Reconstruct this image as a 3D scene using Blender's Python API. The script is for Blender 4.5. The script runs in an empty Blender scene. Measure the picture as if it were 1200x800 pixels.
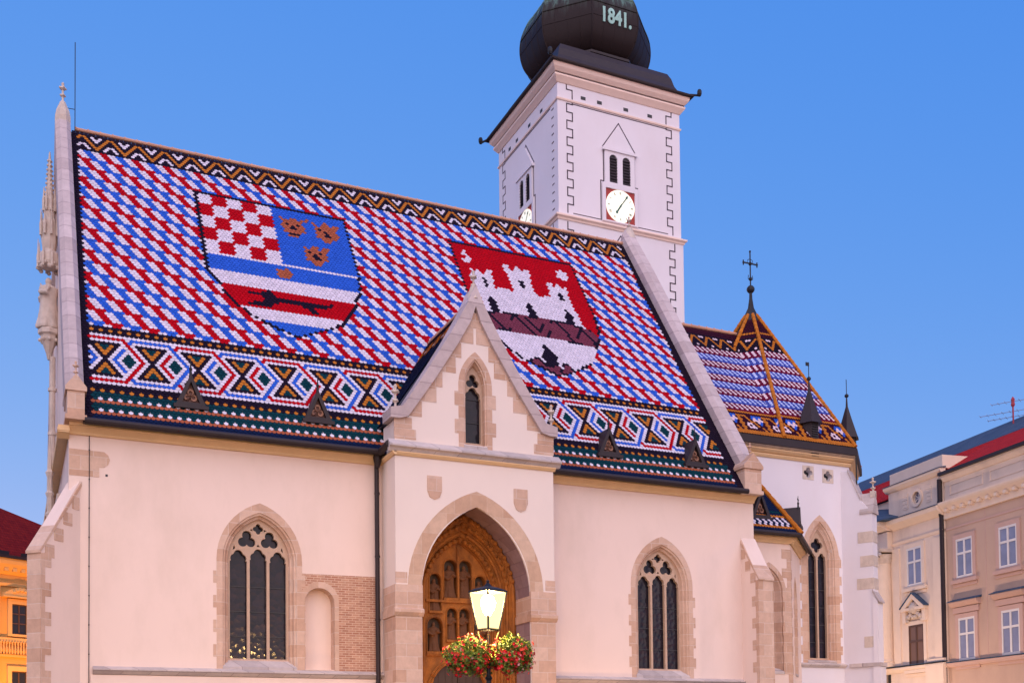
import bpy, bmesh, math, random
from math import sin, cos, pi, radians, sqrt, atan2, acos, hypot
from mathutils import Vector, Matrix
from mathutils.geometry import tessellate_polygon
random.seed(7)
SC = bpy.context.scene
COL = SC.collection

# ------------------------------------------------------------ camera
cam = bpy.data.cameras.new('camera')
camo = bpy.data.objects.new('camera', cam)
COL.objects.link(camo)
cam.sensor_width = 36.0
cam.lens = 1290.25 / 1200 * 36
YAW, PITCH, ROLL = 0.42923, 0.03405, -0.01072
cam.shift_x = 0.0
cam.shift_y = (834.53 - 400) / 1200
cam.clip_start = 0.1
cam.clip_end = 3000
_F = Vector((sin(YAW), cos(YAW), 0)); _R = Vector((cos(YAW), -sin(YAW), 0)); _U = Vector((0, 0, 1))
F2 = _F * cos(PITCH) + _U * sin(PITCH)
U2 = -_F * sin(PITCH) + _U * cos(PITCH)
R3 = _R * cos(ROLL) + U2 * sin(ROLL)
U3 = -_R * sin(ROLL) + U2 * cos(ROLL)
mw = Matrix((R3, U3, -F2)).transposed().to_4x4()
mw.translation = Vector((0, 0, 1.7))
camo.matrix_world = mw
SC.camera = camo

# ------------------------------------------------------------ sky at dusk and the soft afterglow
world = bpy.data.worlds.new('World')
SC.world = world
world.use_nodes = True
nt = world.node_tree
nt.nodes.clear()
out = nt.nodes.new('ShaderNodeOutputWorld')
bg = nt.nodes.new('ShaderNodeBackground')
sky = nt.nodes.new('ShaderNodeTexSky')
sky.sky_type = 'NISHITA'
sky.sun_disc = False
SUN_EL, SUN_ROT = radians(10.0), radians(180)
sky.sun_elevation = SUN_EL
sky.sun_rotation = SUN_ROT
sky.air_density = 0.5
sky.dust_density = 0.0
sky.ozone_density = 4.0
# tone response of the dusk sky: each channel of the physical sky gets its own soft shoulder
sepc = nt.nodes.new('ShaderNodeSeparateColor'); comb = nt.nodes.new('ShaderNodeCombineColor')
nt.links.new(sky.outputs[0], sepc.inputs[0])
for i_, (ref, p_, k_) in enumerate(((.288, 1.05, .105), (.776, .42, .31), (2.09, .06, .84))):
    a_ = nt.nodes.new('ShaderNodeMath'); a_.operation = 'DIVIDE'; a_.inputs[1].default_value = ref
    b_ = nt.nodes.new('ShaderNodeMath'); b_.operation = 'POWER'; b_.inputs[1].default_value = p_
    c_ = nt.nodes.new('ShaderNodeMath'); c_.operation = 'MULTIPLY'; c_.inputs[1].default_value = k_ / 0.15
    nt.links.new(sepc.outputs[i_], a_.inputs[0]); nt.links.new(a_.outputs[0], b_.inputs[0])
    nt.links.new(b_.outputs[0], c_.inputs[0]); nt.links.new(c_.outputs[0], comb.inputs[i_])
bg.inputs['Strength'].default_value = 0.15
nt.links.new(comb.outputs[0], bg.inputs[0])
nt.links.new(bg.outputs[0], out.inputs[0])

sun = bpy.data.lights.new('afterglow', 'SUN')
suno = bpy.data.objects.new('afterglow', sun)
COL.objects.link(suno)
sun.energy = 3.45
sun.angle = radians(110)
sun.color = (1.0, 0.77, 0.64)
suno.rotation_euler = (radians(60), 0, radians(-20))

SC.view_settings.view_transform = 'Standard'
SC.view_settings.look = 'None'
SC.view_settings.gamma = 1
SC.view_settings.exposure = 0.0

# ------------------------------------------------------------ materials
def nodes_of(m):
    m.use_nodes = True
    t = m.node_tree
    return t, t.nodes['Principled BSDF']

def mat(name, base, rough=0.7, var=0.12, scale=3.0, bump=0.0, bscale=30.0, metal=0.0, island=0.0,
        spec=0.5, stain=None, stain_amt=0.0, stain_scale=0.6, coat=0.0):
    m = bpy.data.materials.new(name)
    t, b = nodes_of(m)
    L = t.links
    b.inputs['Roughness'].default_value = rough
    b.inputs['Metallic'].default_value = metal
    b.inputs['Specular IOR Level'].default_value = spec
    b.inputs['Coat Weight'].default_value = coat
    b.inputs['Coat Roughness'].default_value = 0.2
    tc = t.nodes.new('ShaderNodeTexCoord')
    nz = t.nodes.new('ShaderNodeTexNoise')
    nz.inputs['Scale'].default_value = scale
    nz.inputs['Detail'].default_value = 6
    L.new(tc.outputs['Object'], nz.inputs['Vector'])
    mr = t.nodes.new('ShaderNodeMapRange')
    mr.inputs['To Min'].default_value = 1 - var
    mr.inputs['To Max'].default_value = 1 + var
    L.new(nz.outputs['Fac'], mr.inputs['Value'])
    val = mr.outputs[0]
    if island:
        g = t.nodes.new('ShaderNodeNewGeometry')
        m2 = t.nodes.new('ShaderNodeMapRange')
        m2.inputs['To Min'].default_value = 1 - island
        m2.inputs['To Max'].default_value = 1 + island
        L.new(g.outputs['Random Per Island'], m2.inputs['Value'])
        mu = t.nodes.new('ShaderNodeMath'); mu.operation = 'MULTIPLY'
        L.new(val, mu.inputs[0]); L.new(m2.outputs[0], mu.inputs[1])
        val = mu.outputs[0]
    vm = t.nodes.new('ShaderNodeVectorMath'); vm.operation = 'SCALE'
    vm.inputs[0].default_value = base
    L.new(val, vm.inputs['Scale'])
    colout = vm.outputs[0]
    if stain is not None:
        n2 = t.nodes.new('ShaderNodeTexNoise')
        n2.inputs['Scale'].default_value = stain_scale
        n2.inputs['Detail'].default_value = 8
        n2.inputs['Roughness'].default_value = 0.65
        mp = t.nodes.new('ShaderNodeMapping'); mp.inputs['Scale'].default_value = (1, 1, 0.45)
        L.new(tc.outputs['Object'], mp.inputs[0]); L.new(mp.outputs[0], n2.inputs['Vector'])
        cr = t.nodes.new('ShaderNodeMapRange')
        cr.inputs['From Min'].default_value = 0.45; cr.inputs['From Max'].default_value = 0.75
        cr.inputs['To Max'].default_value = stain_amt
        L.new(n2.outputs['Fac'], cr.inputs['Value'])
        mx = t.nodes.new('ShaderNodeMix'); mx.data_type = 'RGBA'
        L.new(cr.outputs[0], mx.inputs['Factor'])
        L.new(colout, mx.inputs['A']); mx.inputs['B'].default_value = (*stain, 1)
        colout = mx.outputs['Result']
    L.new(colout, b.inputs['Base Color'])
    if bump:
        n3 = t.nodes.new('ShaderNodeTexNoise'); n3.inputs['Scale'].default_value = bscale
        n3.inputs['Detail'].default_value = 4
        L.new(tc.outputs['Object'], n3.inputs['Vector'])
        bp = t.nodes.new('ShaderNodeBump'); bp.inputs['Strength'].default_value = bump
        bp.inputs['Distance'].default_value = 0.02
        L.new(n3.outputs['Fac'], bp.inputs['Height'])
        L.new(bp.outputs[0], b.inputs['Normal'])
    return m

def block_mat(name, c1, c2, joint, bw, bh, jw=0.012, rough=0.8, bump=0.4, vert='z', bias=0.0):
    """ashlar or brickwork in object space; works on any upright wall"""
    m = bpy.data.materials.new(name)
    t, b = nodes_of(m)
    L = t.links
    b.inputs['Roughness'].default_value = rough
    b.inputs['Specular IOR Level'].default_value = 0.12
    tc = t.nodes.new('ShaderNodeTexCoord')
    sp = t.nodes.new('ShaderNodeSeparateXYZ'); L.new(tc.outputs['Object'], sp.inputs[0])
    ad = t.nodes.new('ShaderNodeMath'); ad.operation = 'ADD'
    L.new(sp.outputs['X'], ad.inputs[0]); L.new(sp.outputs['Y'], ad.inputs[1])
    cb = t.nodes.new('ShaderNodeCombineXYZ')
    L.new(ad.outputs[0], cb.inputs['X']); L.new(sp.outputs['Z'], cb.inputs['Y'])
    br = t.nodes.new('ShaderNodeTexBrick')
    br.inputs['Scale'].default_value = 1.0
    br.inputs['Brick Width'].default_value = bw
    br.inputs['Row Height'].default_value = bh
    br.inputs['Mortar Size'].default_value = jw
    br.inputs['Mortar Smooth'].default_value = 0.3
    br.inputs['Bias'].default_value = bias
    br.inputs['Color1'].default_value = (*c1, 1)
    br.inputs['Color2'].default_value = (*c2, 1)
    br.inputs['Mortar'].default_value = (*joint, 1)
    L.new(cb.outputs[0], br.inputs['Vector'])
    nz = t.nodes.new('ShaderNodeTexNoise'); nz.inputs['Scale'].default_value = 4.0; nz.inputs['Detail'].default_value = 7
    nz.inputs['Roughness'].default_value = 0.7
    L.new(tc.outputs['Object'], nz.inputs['Vector'])
    mr = t.nodes.new('ShaderNodeMapRange'); mr.inputs['To Min'].default_value = 0.72; mr.inputs['To Max'].default_value = 1.28
    L.new(nz.outputs['Fac'], mr.inputs['Value'])
    vm = t.nodes.new('ShaderNodeVectorMath'); vm.operation = 'SCALE'
    L.new(br.outputs['Color'], vm.inputs[0]); L.new(mr.outputs[0], vm.inputs['Scale'])
    L.new(vm.outputs[0], b.inputs['Base Color'])
    bp = t.nodes.new('ShaderNodeBump'); bp.inputs['Strength'].default_value = bump; bp.inputs['Distance'].default_value = 0.01
    iv = t.nodes.new('ShaderNodeMath'); iv.operation = 'MULTIPLY_ADD'
    iv.inputs[1].default_value = -1.0
    L.new(br.outputs['Fac'], iv.inputs[0]); L.new(nz.outputs['Fac'], iv.inputs[2])
    L.new(iv.outputs[0], bp.inputs['Height'])
    L.new(bp.outputs[0], b.inputs['Normal'])
    return m

def emit_mat(name, col, strength):
    m = bpy.data.materials.new(name)
    t, b = nodes_of(m)
    b.inputs['Base Color'].default_value = (*col, 1)
    b.inputs['Emission Color'].default_value = (*col, 1)
    b.inputs['Emission Strength'].default_value = strength
    return m

def glass_mat(name, base, lead=0.16, rough=0.12):
    """dark leaded glazing: small slightly tilted quarries"""
    m = bpy.data.materials.new(name)
    t, b = nodes_of(m)
    L = t.links
    b.inputs['Roughness'].default_value = rough
    b.inputs['Specular IOR Level'].default_value = 0.22
    tc = t.nodes.new('ShaderNodeTexCoord')
    vo = t.nodes.new('ShaderNodeTexVoronoi'); vo.inputs['Scale'].default_value = 1 / lead
    L.new(tc.outputs['Object'], vo.inputs['Vector'])
    vm = t.nodes.new('ShaderNodeMix'); vm.data_type = 'RGBA'
    vm.inputs['A'].default_value = (*base, 1)
    vm.inputs['B'].default_value = (base[0] * 2.2, base[1] * 1.6, base[2] * 1.5, 1)
    sp = t.nodes.new('ShaderNodeSeparateColor'); L.new(vo.outputs['Color'], sp.inputs[0])
    L.new(sp.outputs[0], vm.inputs['Factor'])
    L.new(vm.outputs['Result'], b.inputs['Base Color'])
    bp = t.nodes.new('ShaderNodeBump'); bp.inputs['Strength'].default_value = 0.42; bp.inputs['Distance'].default_value = 0.02
    L.new(vo.outputs['Distance'], bp.inputs['Height'])
    L.new(bp.outputs[0], b.inputs['Normal'])
    return m

M = {}
M['plaster'] = mat('lime_plaster', (0.81, 0.64, 0.555), 0.9, 0.035, 0.7, 0.15, 60, stain=(0.58, 0.46, 0.36), stain_amt=0.35, stain_scale=0.9)
M['pplaster'] = mat('porch_plaster', (0.80, 0.68, 0.60), 0.9, 0.035, 0.7, 0.15, 60, stain=(0.62, 0.53, 0.47), stain_amt=0.2, stain_scale=0.6)
M['tplaster'] = mat('tower_plaster', (0.74, 0.70, 0.74), 0.9, 0.04, 0.5, 0.15, 60, stain=(0.6, 0.52, 0.5), stain_amt=0.25, stain_scale=0.4)
M['stone'] = block_mat('pink_ashlar', (0.53, 0.335, 0.235), (0.64, 0.455, 0.35), (0.63, 0.48, 0.39), 0.62, 0.36)
M['capstone'] = block_mat('coping_courses', (0.46, 0.37, 0.36), (0.60, 0.50, 0.49), (0.36, 0.28, 0.28), 60.0, 0.50, bump=0.6)
M['soffit'] = block_mat('shaded_soffit_stone', (0.26, 0.17, 0.18), (0.33, 0.23, 0.24), (0.24, .16, .17), 0.7, 0.36)  # deep shade of the arch reveal put into a darker stone colour
M['stone2'] = block_mat('grey_coping_stone', (0.42, 0.36, 0.35), (0.58, 0.50, 0.47), (0.34, 0.28, 0.27), 0.7, 0.55, bump=0.6)
M['palestone'] = mat('pale_carved_stone', (0.62, 0.52, 0.44), 0.85, 0.2, 5, 0.5, 25, stain=(0.3, 0.24, 0.2), stain_amt=0.5, stain_scale=3)
M['cornice'] = mat('cornice_stone', (0.74, 0.50, 0.27), 0.85, 0.1, 4, 0.3, 30)
M['carved'] = mat('warm_carved_stone', (0.38, 0.125, 0.014), 0.8, 0.4, 6, 1.0, 16, stain=(0.10, 0.03, 0.008), stain_amt=0.9, stain_scale=3)
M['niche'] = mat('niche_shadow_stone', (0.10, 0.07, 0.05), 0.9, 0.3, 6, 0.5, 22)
M['brick'] = block_mat('exposed_brick', (0.40, 0.19, 0.12), (0.55, 0.32, 0.21), (0.62, 0.44, 0.33), 0.20, 0.065, 0.010, bias=-.2)
M['glass'] = glass_mat('leaded_glass', (0.012, 0.012, 0.018))
M['tracery'] = mat('tracery_stone', (0.50, 0.35, 0.25), 0.85, 0.15, 5, 0.4, 25)
M['lead'] = mat('lead_bar', (0.03, 0.03, 0.035), 0.6)
M['metal'] = mat('dark_sheet_metal', (0.028, 0.018, 0.02), 0.5, 0.25, 3, metal=0.0, spec=0.3)
M['copper'] = None
M['iron'] = mat('wrought_iron', (0.015, 0.015, 0.018), 0.5, spec=0.3)
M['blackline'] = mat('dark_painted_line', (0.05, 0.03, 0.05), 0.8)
M['navy'] = mat('navy_glazed_tile', (0.012, 0.02, 0.05), 0.35, 0.3, 8, coat=0.3, island=0.3)
M['ground'] = block_mat('stone_setts', (0.16, 0.15, 0.14), (0.22, 0.2, 0.19), (0.08, 0.08, 0.08), 0.2, 0.2, 0.012)
TILE = {
 'W': (0.66, 0.60, 0.68), 'R': (0.43, 0.0, 0.005), 'B': (0.024, 0.105, 0.54), 'D': (0.012, 0.006, 0.016),
 'O': (0.47, 0.155, 0.02), 'G': (0.003, 0.035, 0.048), 'H': (0.36, 0.095, 0.045), 'P': (0.165, 0.035, 0.06),
 'N': (0.005, 0.012, 0.045), 'M': (0.13, 0.004, 0.03), 'A': (0.035, 0.004, 0.014), 'L': (0.44, 0.52, 0.82), 'I': (0.05, 0.075, 0.36), 'K': (0.72, 0.56, 0.62), 'C': (0.60, 0.33, 0.22)}
TK = list(TILE)
TM = [mat('glazed_tile_' + k, TILE[k], 0.6, 0.06, 2, island=0.10, spec=0.06) for k in TK]

def copper():
    m = bpy.data.materials.new('weathered_copper')
    t, b = nodes_of(m); L = t.links
    b.inputs['Roughness'].default_value = 0.62
    b.inputs['Specular IOR Level'].default_value = 0.2
    tc = t.nodes.new('ShaderNodeTexCoord')
    mp = t.nodes.new('ShaderNodeMapping'); mp.inputs['Scale'].default_value = (2.2, 2.2, 0.18)
    L.new(tc.outputs['Object'], mp.inputs[0])
    nz = t.nodes.new('ShaderNodeTexNoise'); nz.inputs['Scale'].default_value = 1.6; nz.inputs['Detail'].default_value = 9
    nz.inputs['Roughness'].default_value = 0.7
    L.new(mp.outputs[0], nz.inputs['Vector'])
    sp = t.nodes.new('ShaderNodeSeparateXYZ'); L.new(tc.outputs['Object'], sp.inputs[0])
    # verdigris has run down from the crown
    mr = t.nodes.new('ShaderNodeMapRange'); mr.inputs['From Min'].default_value = 36.7; mr.inputs['From Max'].default_value = 38.9
    mr.inputs['To Min'].default_value = -0.42; mr.inputs['To Max'].default_value = 0.32
    L.new(sp.outputs['Z'], mr.inputs['Value'])
    ad = t.nodes.new('ShaderNodeMath'); L.new(nz.outputs['Fac'], ad.inputs[0]); L.new(mr.outputs[0], ad.inputs[1])
    cr = t.nodes.new('ShaderNodeValToRGB')
    cr.color_ramp.elements[0].position = 0.32; cr.color_ramp.elements[0].color = (0.020, 0.012, 0.012, 1)
    cr.color_ramp.elements[1].position = 0.72; cr.color_ramp.elements[1].color = (0.11, 0.20, 0.17, 1)
    e = cr.color_ramp.elements.new(0.52); e.color = (0.035, 0.038, 0.034, 1)
    L.new(ad.outputs[0], cr.inputs[0])
    L.new(cr.outputs[0], b.inputs['Base Color'])
    return m
M['copper'] = copper()

# ------------------------------------------------------------ object helpers
def tag(o, label=None, cat=None, group=None, kind=None):
    if label: o['label'] = label
    if cat: o['category'] = cat
    if group: o['group'] = group
    if kind: o['kind'] = kind
    return o

def thing(name, loc, label, cat, group=None, rz=0.0):
    o = bpy.data.objects.new(name, None)
    o.empty_display_size = 0.3
    COL.objects.link(o)
    o.location = loc
    o.rotation_euler = (0, 0, rz)
    return tag(o, label, cat, group)

def root_loc(o):
    while o.parent: o = o.parent
    return Vector(o.location)

class Fr:
    """upright wall frame: x along the wall, y into it, z up"""
    def __init__(s, ox=0, oy=0, ang=0.0, oz=0):
        s.o = Vector((ox, oy, oz)); a = radians(ang)
        s.x = Vector((cos(a), sin(a), 0)); s.y = Vector((-sin(a), cos(a), 0))
    def __call__(s, p):
        return s.o + s.x * p[0] + s.y * p[1] + Vector((0, 0, p[2]))
ID = Fr()

def arch(cx, hw, z0, zs, za, n=9):
    h = max(za - zs, hw * 1.0001)
    R = (hw * hw + h * h) / (2 * hw)
    t1 = acos((R - hw) / R)
    pts = [(cx - hw, z0), (cx + hw, z0)]
    r = [(cx + hw - R + R * cos(t1 * i / n), zs + (za - zs) / h * R * sin(t1 * i / n)) for i in range(n + 1)]
    l = [(2 * cx - x, z) for x, z in reversed(r[:-1])]
    return pts + r + l

def lobes(cx, cz, n, a, b, rot=90.0, m=36):
    out = []
    for i in range(m):
        th = 2 * pi * i / m
        best = 0
        for k in range(n):
            ph = th - radians(rot) - 2 * pi * k / n
            d = a * a - (b * sin(ph)) ** 2
            if d >= 0: best = max(best, b * cos(ph) + sqrt(d))
        out.append((cx + best * cos(th), cz + best * sin(th)))
    return out

class MB:
    def __init__(s, fr=ID):
        s.v = []; s.f = []; s.mi = []; s.fr = fr; s.m = 0
    def add(s, pts, faces, raw=False):
        b = len(s.v)
        s.v += [Vector(p) if raw else s.fr(p) for p in pts]
        for f in faces:
            s.f.append([b + i for i in f]); s.mi.append(s.m)
        return s
    def box(s, x0, x1, y0, y1, z0, z1):
        p = [(x, y, z) for z in (z0, z1) for y in (y0, y1) for x in (x0, x1)]
        return s.add(p, [(0, 1, 3, 2), (4, 6, 7, 5), (0, 4, 5, 1), (2, 3, 7, 6), (0, 2, 6, 4), (1, 5, 7, 3)])
    def hexa(s, p8):
        return s.add(p8, [(0, 1, 2, 3), (7, 6, 5, 4), (0, 4, 5, 1), (1, 5, 6, 2), (2, 6, 7, 3), (3, 7, 4, 0)])
    def plate(s, outer, holes, y0, y1, back=True, rim=True):
        polys = [outer] + list(holes)
        flat = [p for q in polys for p in q]
        tr = tessellate_polygon([[Vector((p[0], p[1], 0)) for p in q] for q in polys])
        n = len(flat)
        pts = [(p[0], y0, p[1]) for p in flat] + [(p[0], y1, p[1]) for p in flat]
        fs = [tuple(t) for t in tr]
        if back: fs += [tuple(n + i for i in reversed(t)) for t in tr]
        if rim:
            o = 0
            for q in polys:
                k = len(q)
                for i in range(k):
                    a, c = o + i, o + (i + 1) % k
                    fs.append((a, c, n + c, n + a))
                o += k
        return s.add(pts, fs)
    def prism(s, poly, axis, a0, a1):
        """poly in the two other axes, extruded along axis ('x','y','z')"""
        n = len(poly)
        def q(p, a):
            return {'x': (a, p[0], p[1]), 'y': (p[0], a, p[1]), 'z': (p[0], p[1], a)}[axis]
        pts = [q(p, a0) for p in poly] + [q(p, a1) for p in poly]
        fs = [tuple(range(n)), tuple(reversed(range(n, 2 * n)))]
        fs += [(i, (i + 1) % n, n + (i + 1) % n, n + i) for i in range(n)]
        return s.add(pts, fs)
    def loft(s, rings, closed=True, cap0=False, cap1=False):
        n = len(rings[0]); pts = [p for r in rings for p in r]; fs = []
        for k in range(len(rings) - 1):
            for i in range(n if closed else n - 1):
                a, b = k * n + i, k * n + (i + 1) % n
                fs.append((a, b, b + n, a + n))
        if cap0: fs.append(tuple(range(n)))
        if cap1: fs.append(tuple((len(rings) - 1) * n + i for i in reversed(range(n))))
        return s.add(pts, fs)
    def lathe(s, cx, cy, prof, n=12, rot=0.0, sx=1, sy=1, cap=True):
        rings = [[(cx + sx * r * cos(rot + 2 * pi * i / n), cy + sy * r * sin(rot + 2 * pi * i / n), z) for i in range(n)] for r, z in prof]
        return s.loft(rings, True, cap, cap)
    def tube(s, pts, r, n=6):
        P = [Vector(p) for p in pts]
        rings = []
        for i, p in enumerate(P):
            d = (P[min(i + 1, len(P) - 1)] - P[max(i - 1, 0)]).normalized()
            a = Vector((0, 0, 1)) if abs(d.z) < 0.9 else Vector((1, 0, 0))
            u = d.cross(a).normalized(); w = d.cross(u)
            rr = r[i] if isinstance(r, (list, tuple)) else r
            rings.append([tuple(p + u * rr * cos(2 * pi * k / n) + w * rr * sin(2 * pi * k / n)) for k in range(n)])
        return s.loft(rings, True, True, True)
    def ball(s, c, r, n=8, m=6, sz=1.0):
        return s.lathe(c[0], c[1], [(max(r * sin(pi * i / m), 0.001), c[2] - r * sz * cos(pi * i / m)) for i in range(m + 1)], n)
    def ribbon(s, pts, w, y0, y1):
        """stepped or straight line of width w drawn in the wall plane as a thin raised strip"""
        for (x0, z0), (x1, z1) in zip(pts, pts[1:]):
            d = Vector((x1 - x0, z1 - z0)); L = d.length
            if L < 1e-6: continue
            d /= L; nx, nz = -d.y * w / 2, d.x * w / 2
            e = w / 2
            a = (x0 - d.x * e, z0 - d.y * e); b = (x1 + d.x * e, z1 + d.y * e)
            q = [(a[0] + nx, a[1] + nz), (b[0] + nx, b[1] + nz), (b[0] - nx, b[1] - nz), (a[0] - nx, a[1] - nz)]
            s.prism(q, 'y', y0, y1)
        return s
    def build(s, name, m, parent=None, smooth=False, recalc=True, label=None, bevel=0):
        rl = root_loc(parent) if parent else Vector((0, 0, 0))
        me = bpy.data.meshes.new(name)
        me.from_pydata([v - rl for v in s.v], [], s.f)
        ms = m if isinstance(m, (list, tuple)) else [m]
        for q in ms: me.materials.append(M[q] if isinstance(q, str) else q)
        if len(ms) > 1: me.polygons.foreach_set('material_index', s.mi)
        if smooth: me.polygons.foreach_set('use_smooth', [True] * len(me.polygons))
        if recalc:
            bm = bmesh.new(); bm.from_mesh(me)
            bmesh.ops.recalc_face_normals(bm, faces=bm.faces)
            bm.to_mesh(me); bm.free()
        me.update()
        o = bpy.data.objects.new(name, me)
        COL.objects.link(o)
        if parent: o.parent = parent
        if label: o['label'] = label
        if bevel:
            b = o.modifiers.new('bevel', 'BEVEL'); b.width = bevel; b.segments = 2; b.limit_method = 'ANGLE'
        return o

def inpoly(x, y, P):
    c = False; j = len(P) - 1
    for i in range(len(P)):
        xi, yi = P[i]; xj, yj = P[j]
        if (yi > y) != (yj > y) and x < (xj - xi) * (y - yi) / (yj - yi) + xi: c = not c
        j = i
    return c

def edist(x, y, P):
    best = 9e9; j = len(P) - 1
    for i in range(len(P)):
        ax, ay = P[j]; bx, by = P[i]
        dx, dy = bx - ax, by - ay
        t = max(0, min(1, ((x - ax) * dx + (y - ay) * dy) / (dx * dx + dy * dy + 1e-12)))
        best = min(best, hypot(x - ax - t * dx, y - ay - t * dy)); j = i
    return best

# scalloped roof tiles laid row over row; every tile is its own little plate
TILE_SHAPE = None
def lay_tiles(name, parent, org, uv, sv, T, E, c0, c1, r0, r1, colour, clip=None, thick=0.011, plain=False):
    org = Vector(org); uv = Vector(uv).normalized(); sv = Vector(sv).normalized()
    nv = uv.cross(sv).normalized()
    if nv.z < 0: nv = -nv
    rl = root_loc(parent)
    vs = []; fs = []; mi = []
    w = T * 0.5 * 0.975
    d = E * 0.70
    pr = [(-w, 2.1 * E), (-w, d), (-w * 0.84, d * 0.46), (-w * 0.40, 0.02 * E), (w * 0.40, 0.02 * E), (w * 0.84, d * 0.46), (w, d), (w, 2.1 * E)]
    rnd = random.Random(3)
    for j in range(r0, r1):
        off = 0.5 if (j % 2) else 0.0
        for c in range(c0, c1):
            uc = c + 0.5 + off
            k = colour(uc, j)
            if k is None: continue
            U = uc * T; S = j * E
            if clip and not clip(U, S + 0.5 * E): continue
            b = len(vs)
            jit = rnd.uniform(-0.002, 0.002); tl = rnd.uniform(0, 0.0015)
            for (a, s_) in pr:
                h = 0.036 + tl - 0.030 * (s_ / (2.1 * E))
                vs.append(org + uv * (U + a + jit) + sv * (S + s_) + nv * h - rl)
            for (a, s_) in pr[1:7]:
                h = 0.036 + tl - thick - 0.030 * (s_ / (2.1 * E))
                vs.append(org + uv * (U + a + jit) + sv * (S + s_) + nv * h - rl)
            fs.append([b + i for i in range(8)]); mi.append(k)
            for i in range(5):
                fs.append([b + 1 + i, b + 8 + i, b + 9 + i, b + 2 + i]); mi.append(k)
    me = bpy.data.meshes.new(name)
    me.from_pydata(vs, [], fs)
    for m_ in TM: me.materials.append(m_)
    me.polygons.foreach_set('material_index', mi)
    me.update()
    o = bpy.data.objects.new(name, me)
    COL.objects.link(o); o.parent = parent
    return o
K = {k: i for i, k in enumerate(TK)}
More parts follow.
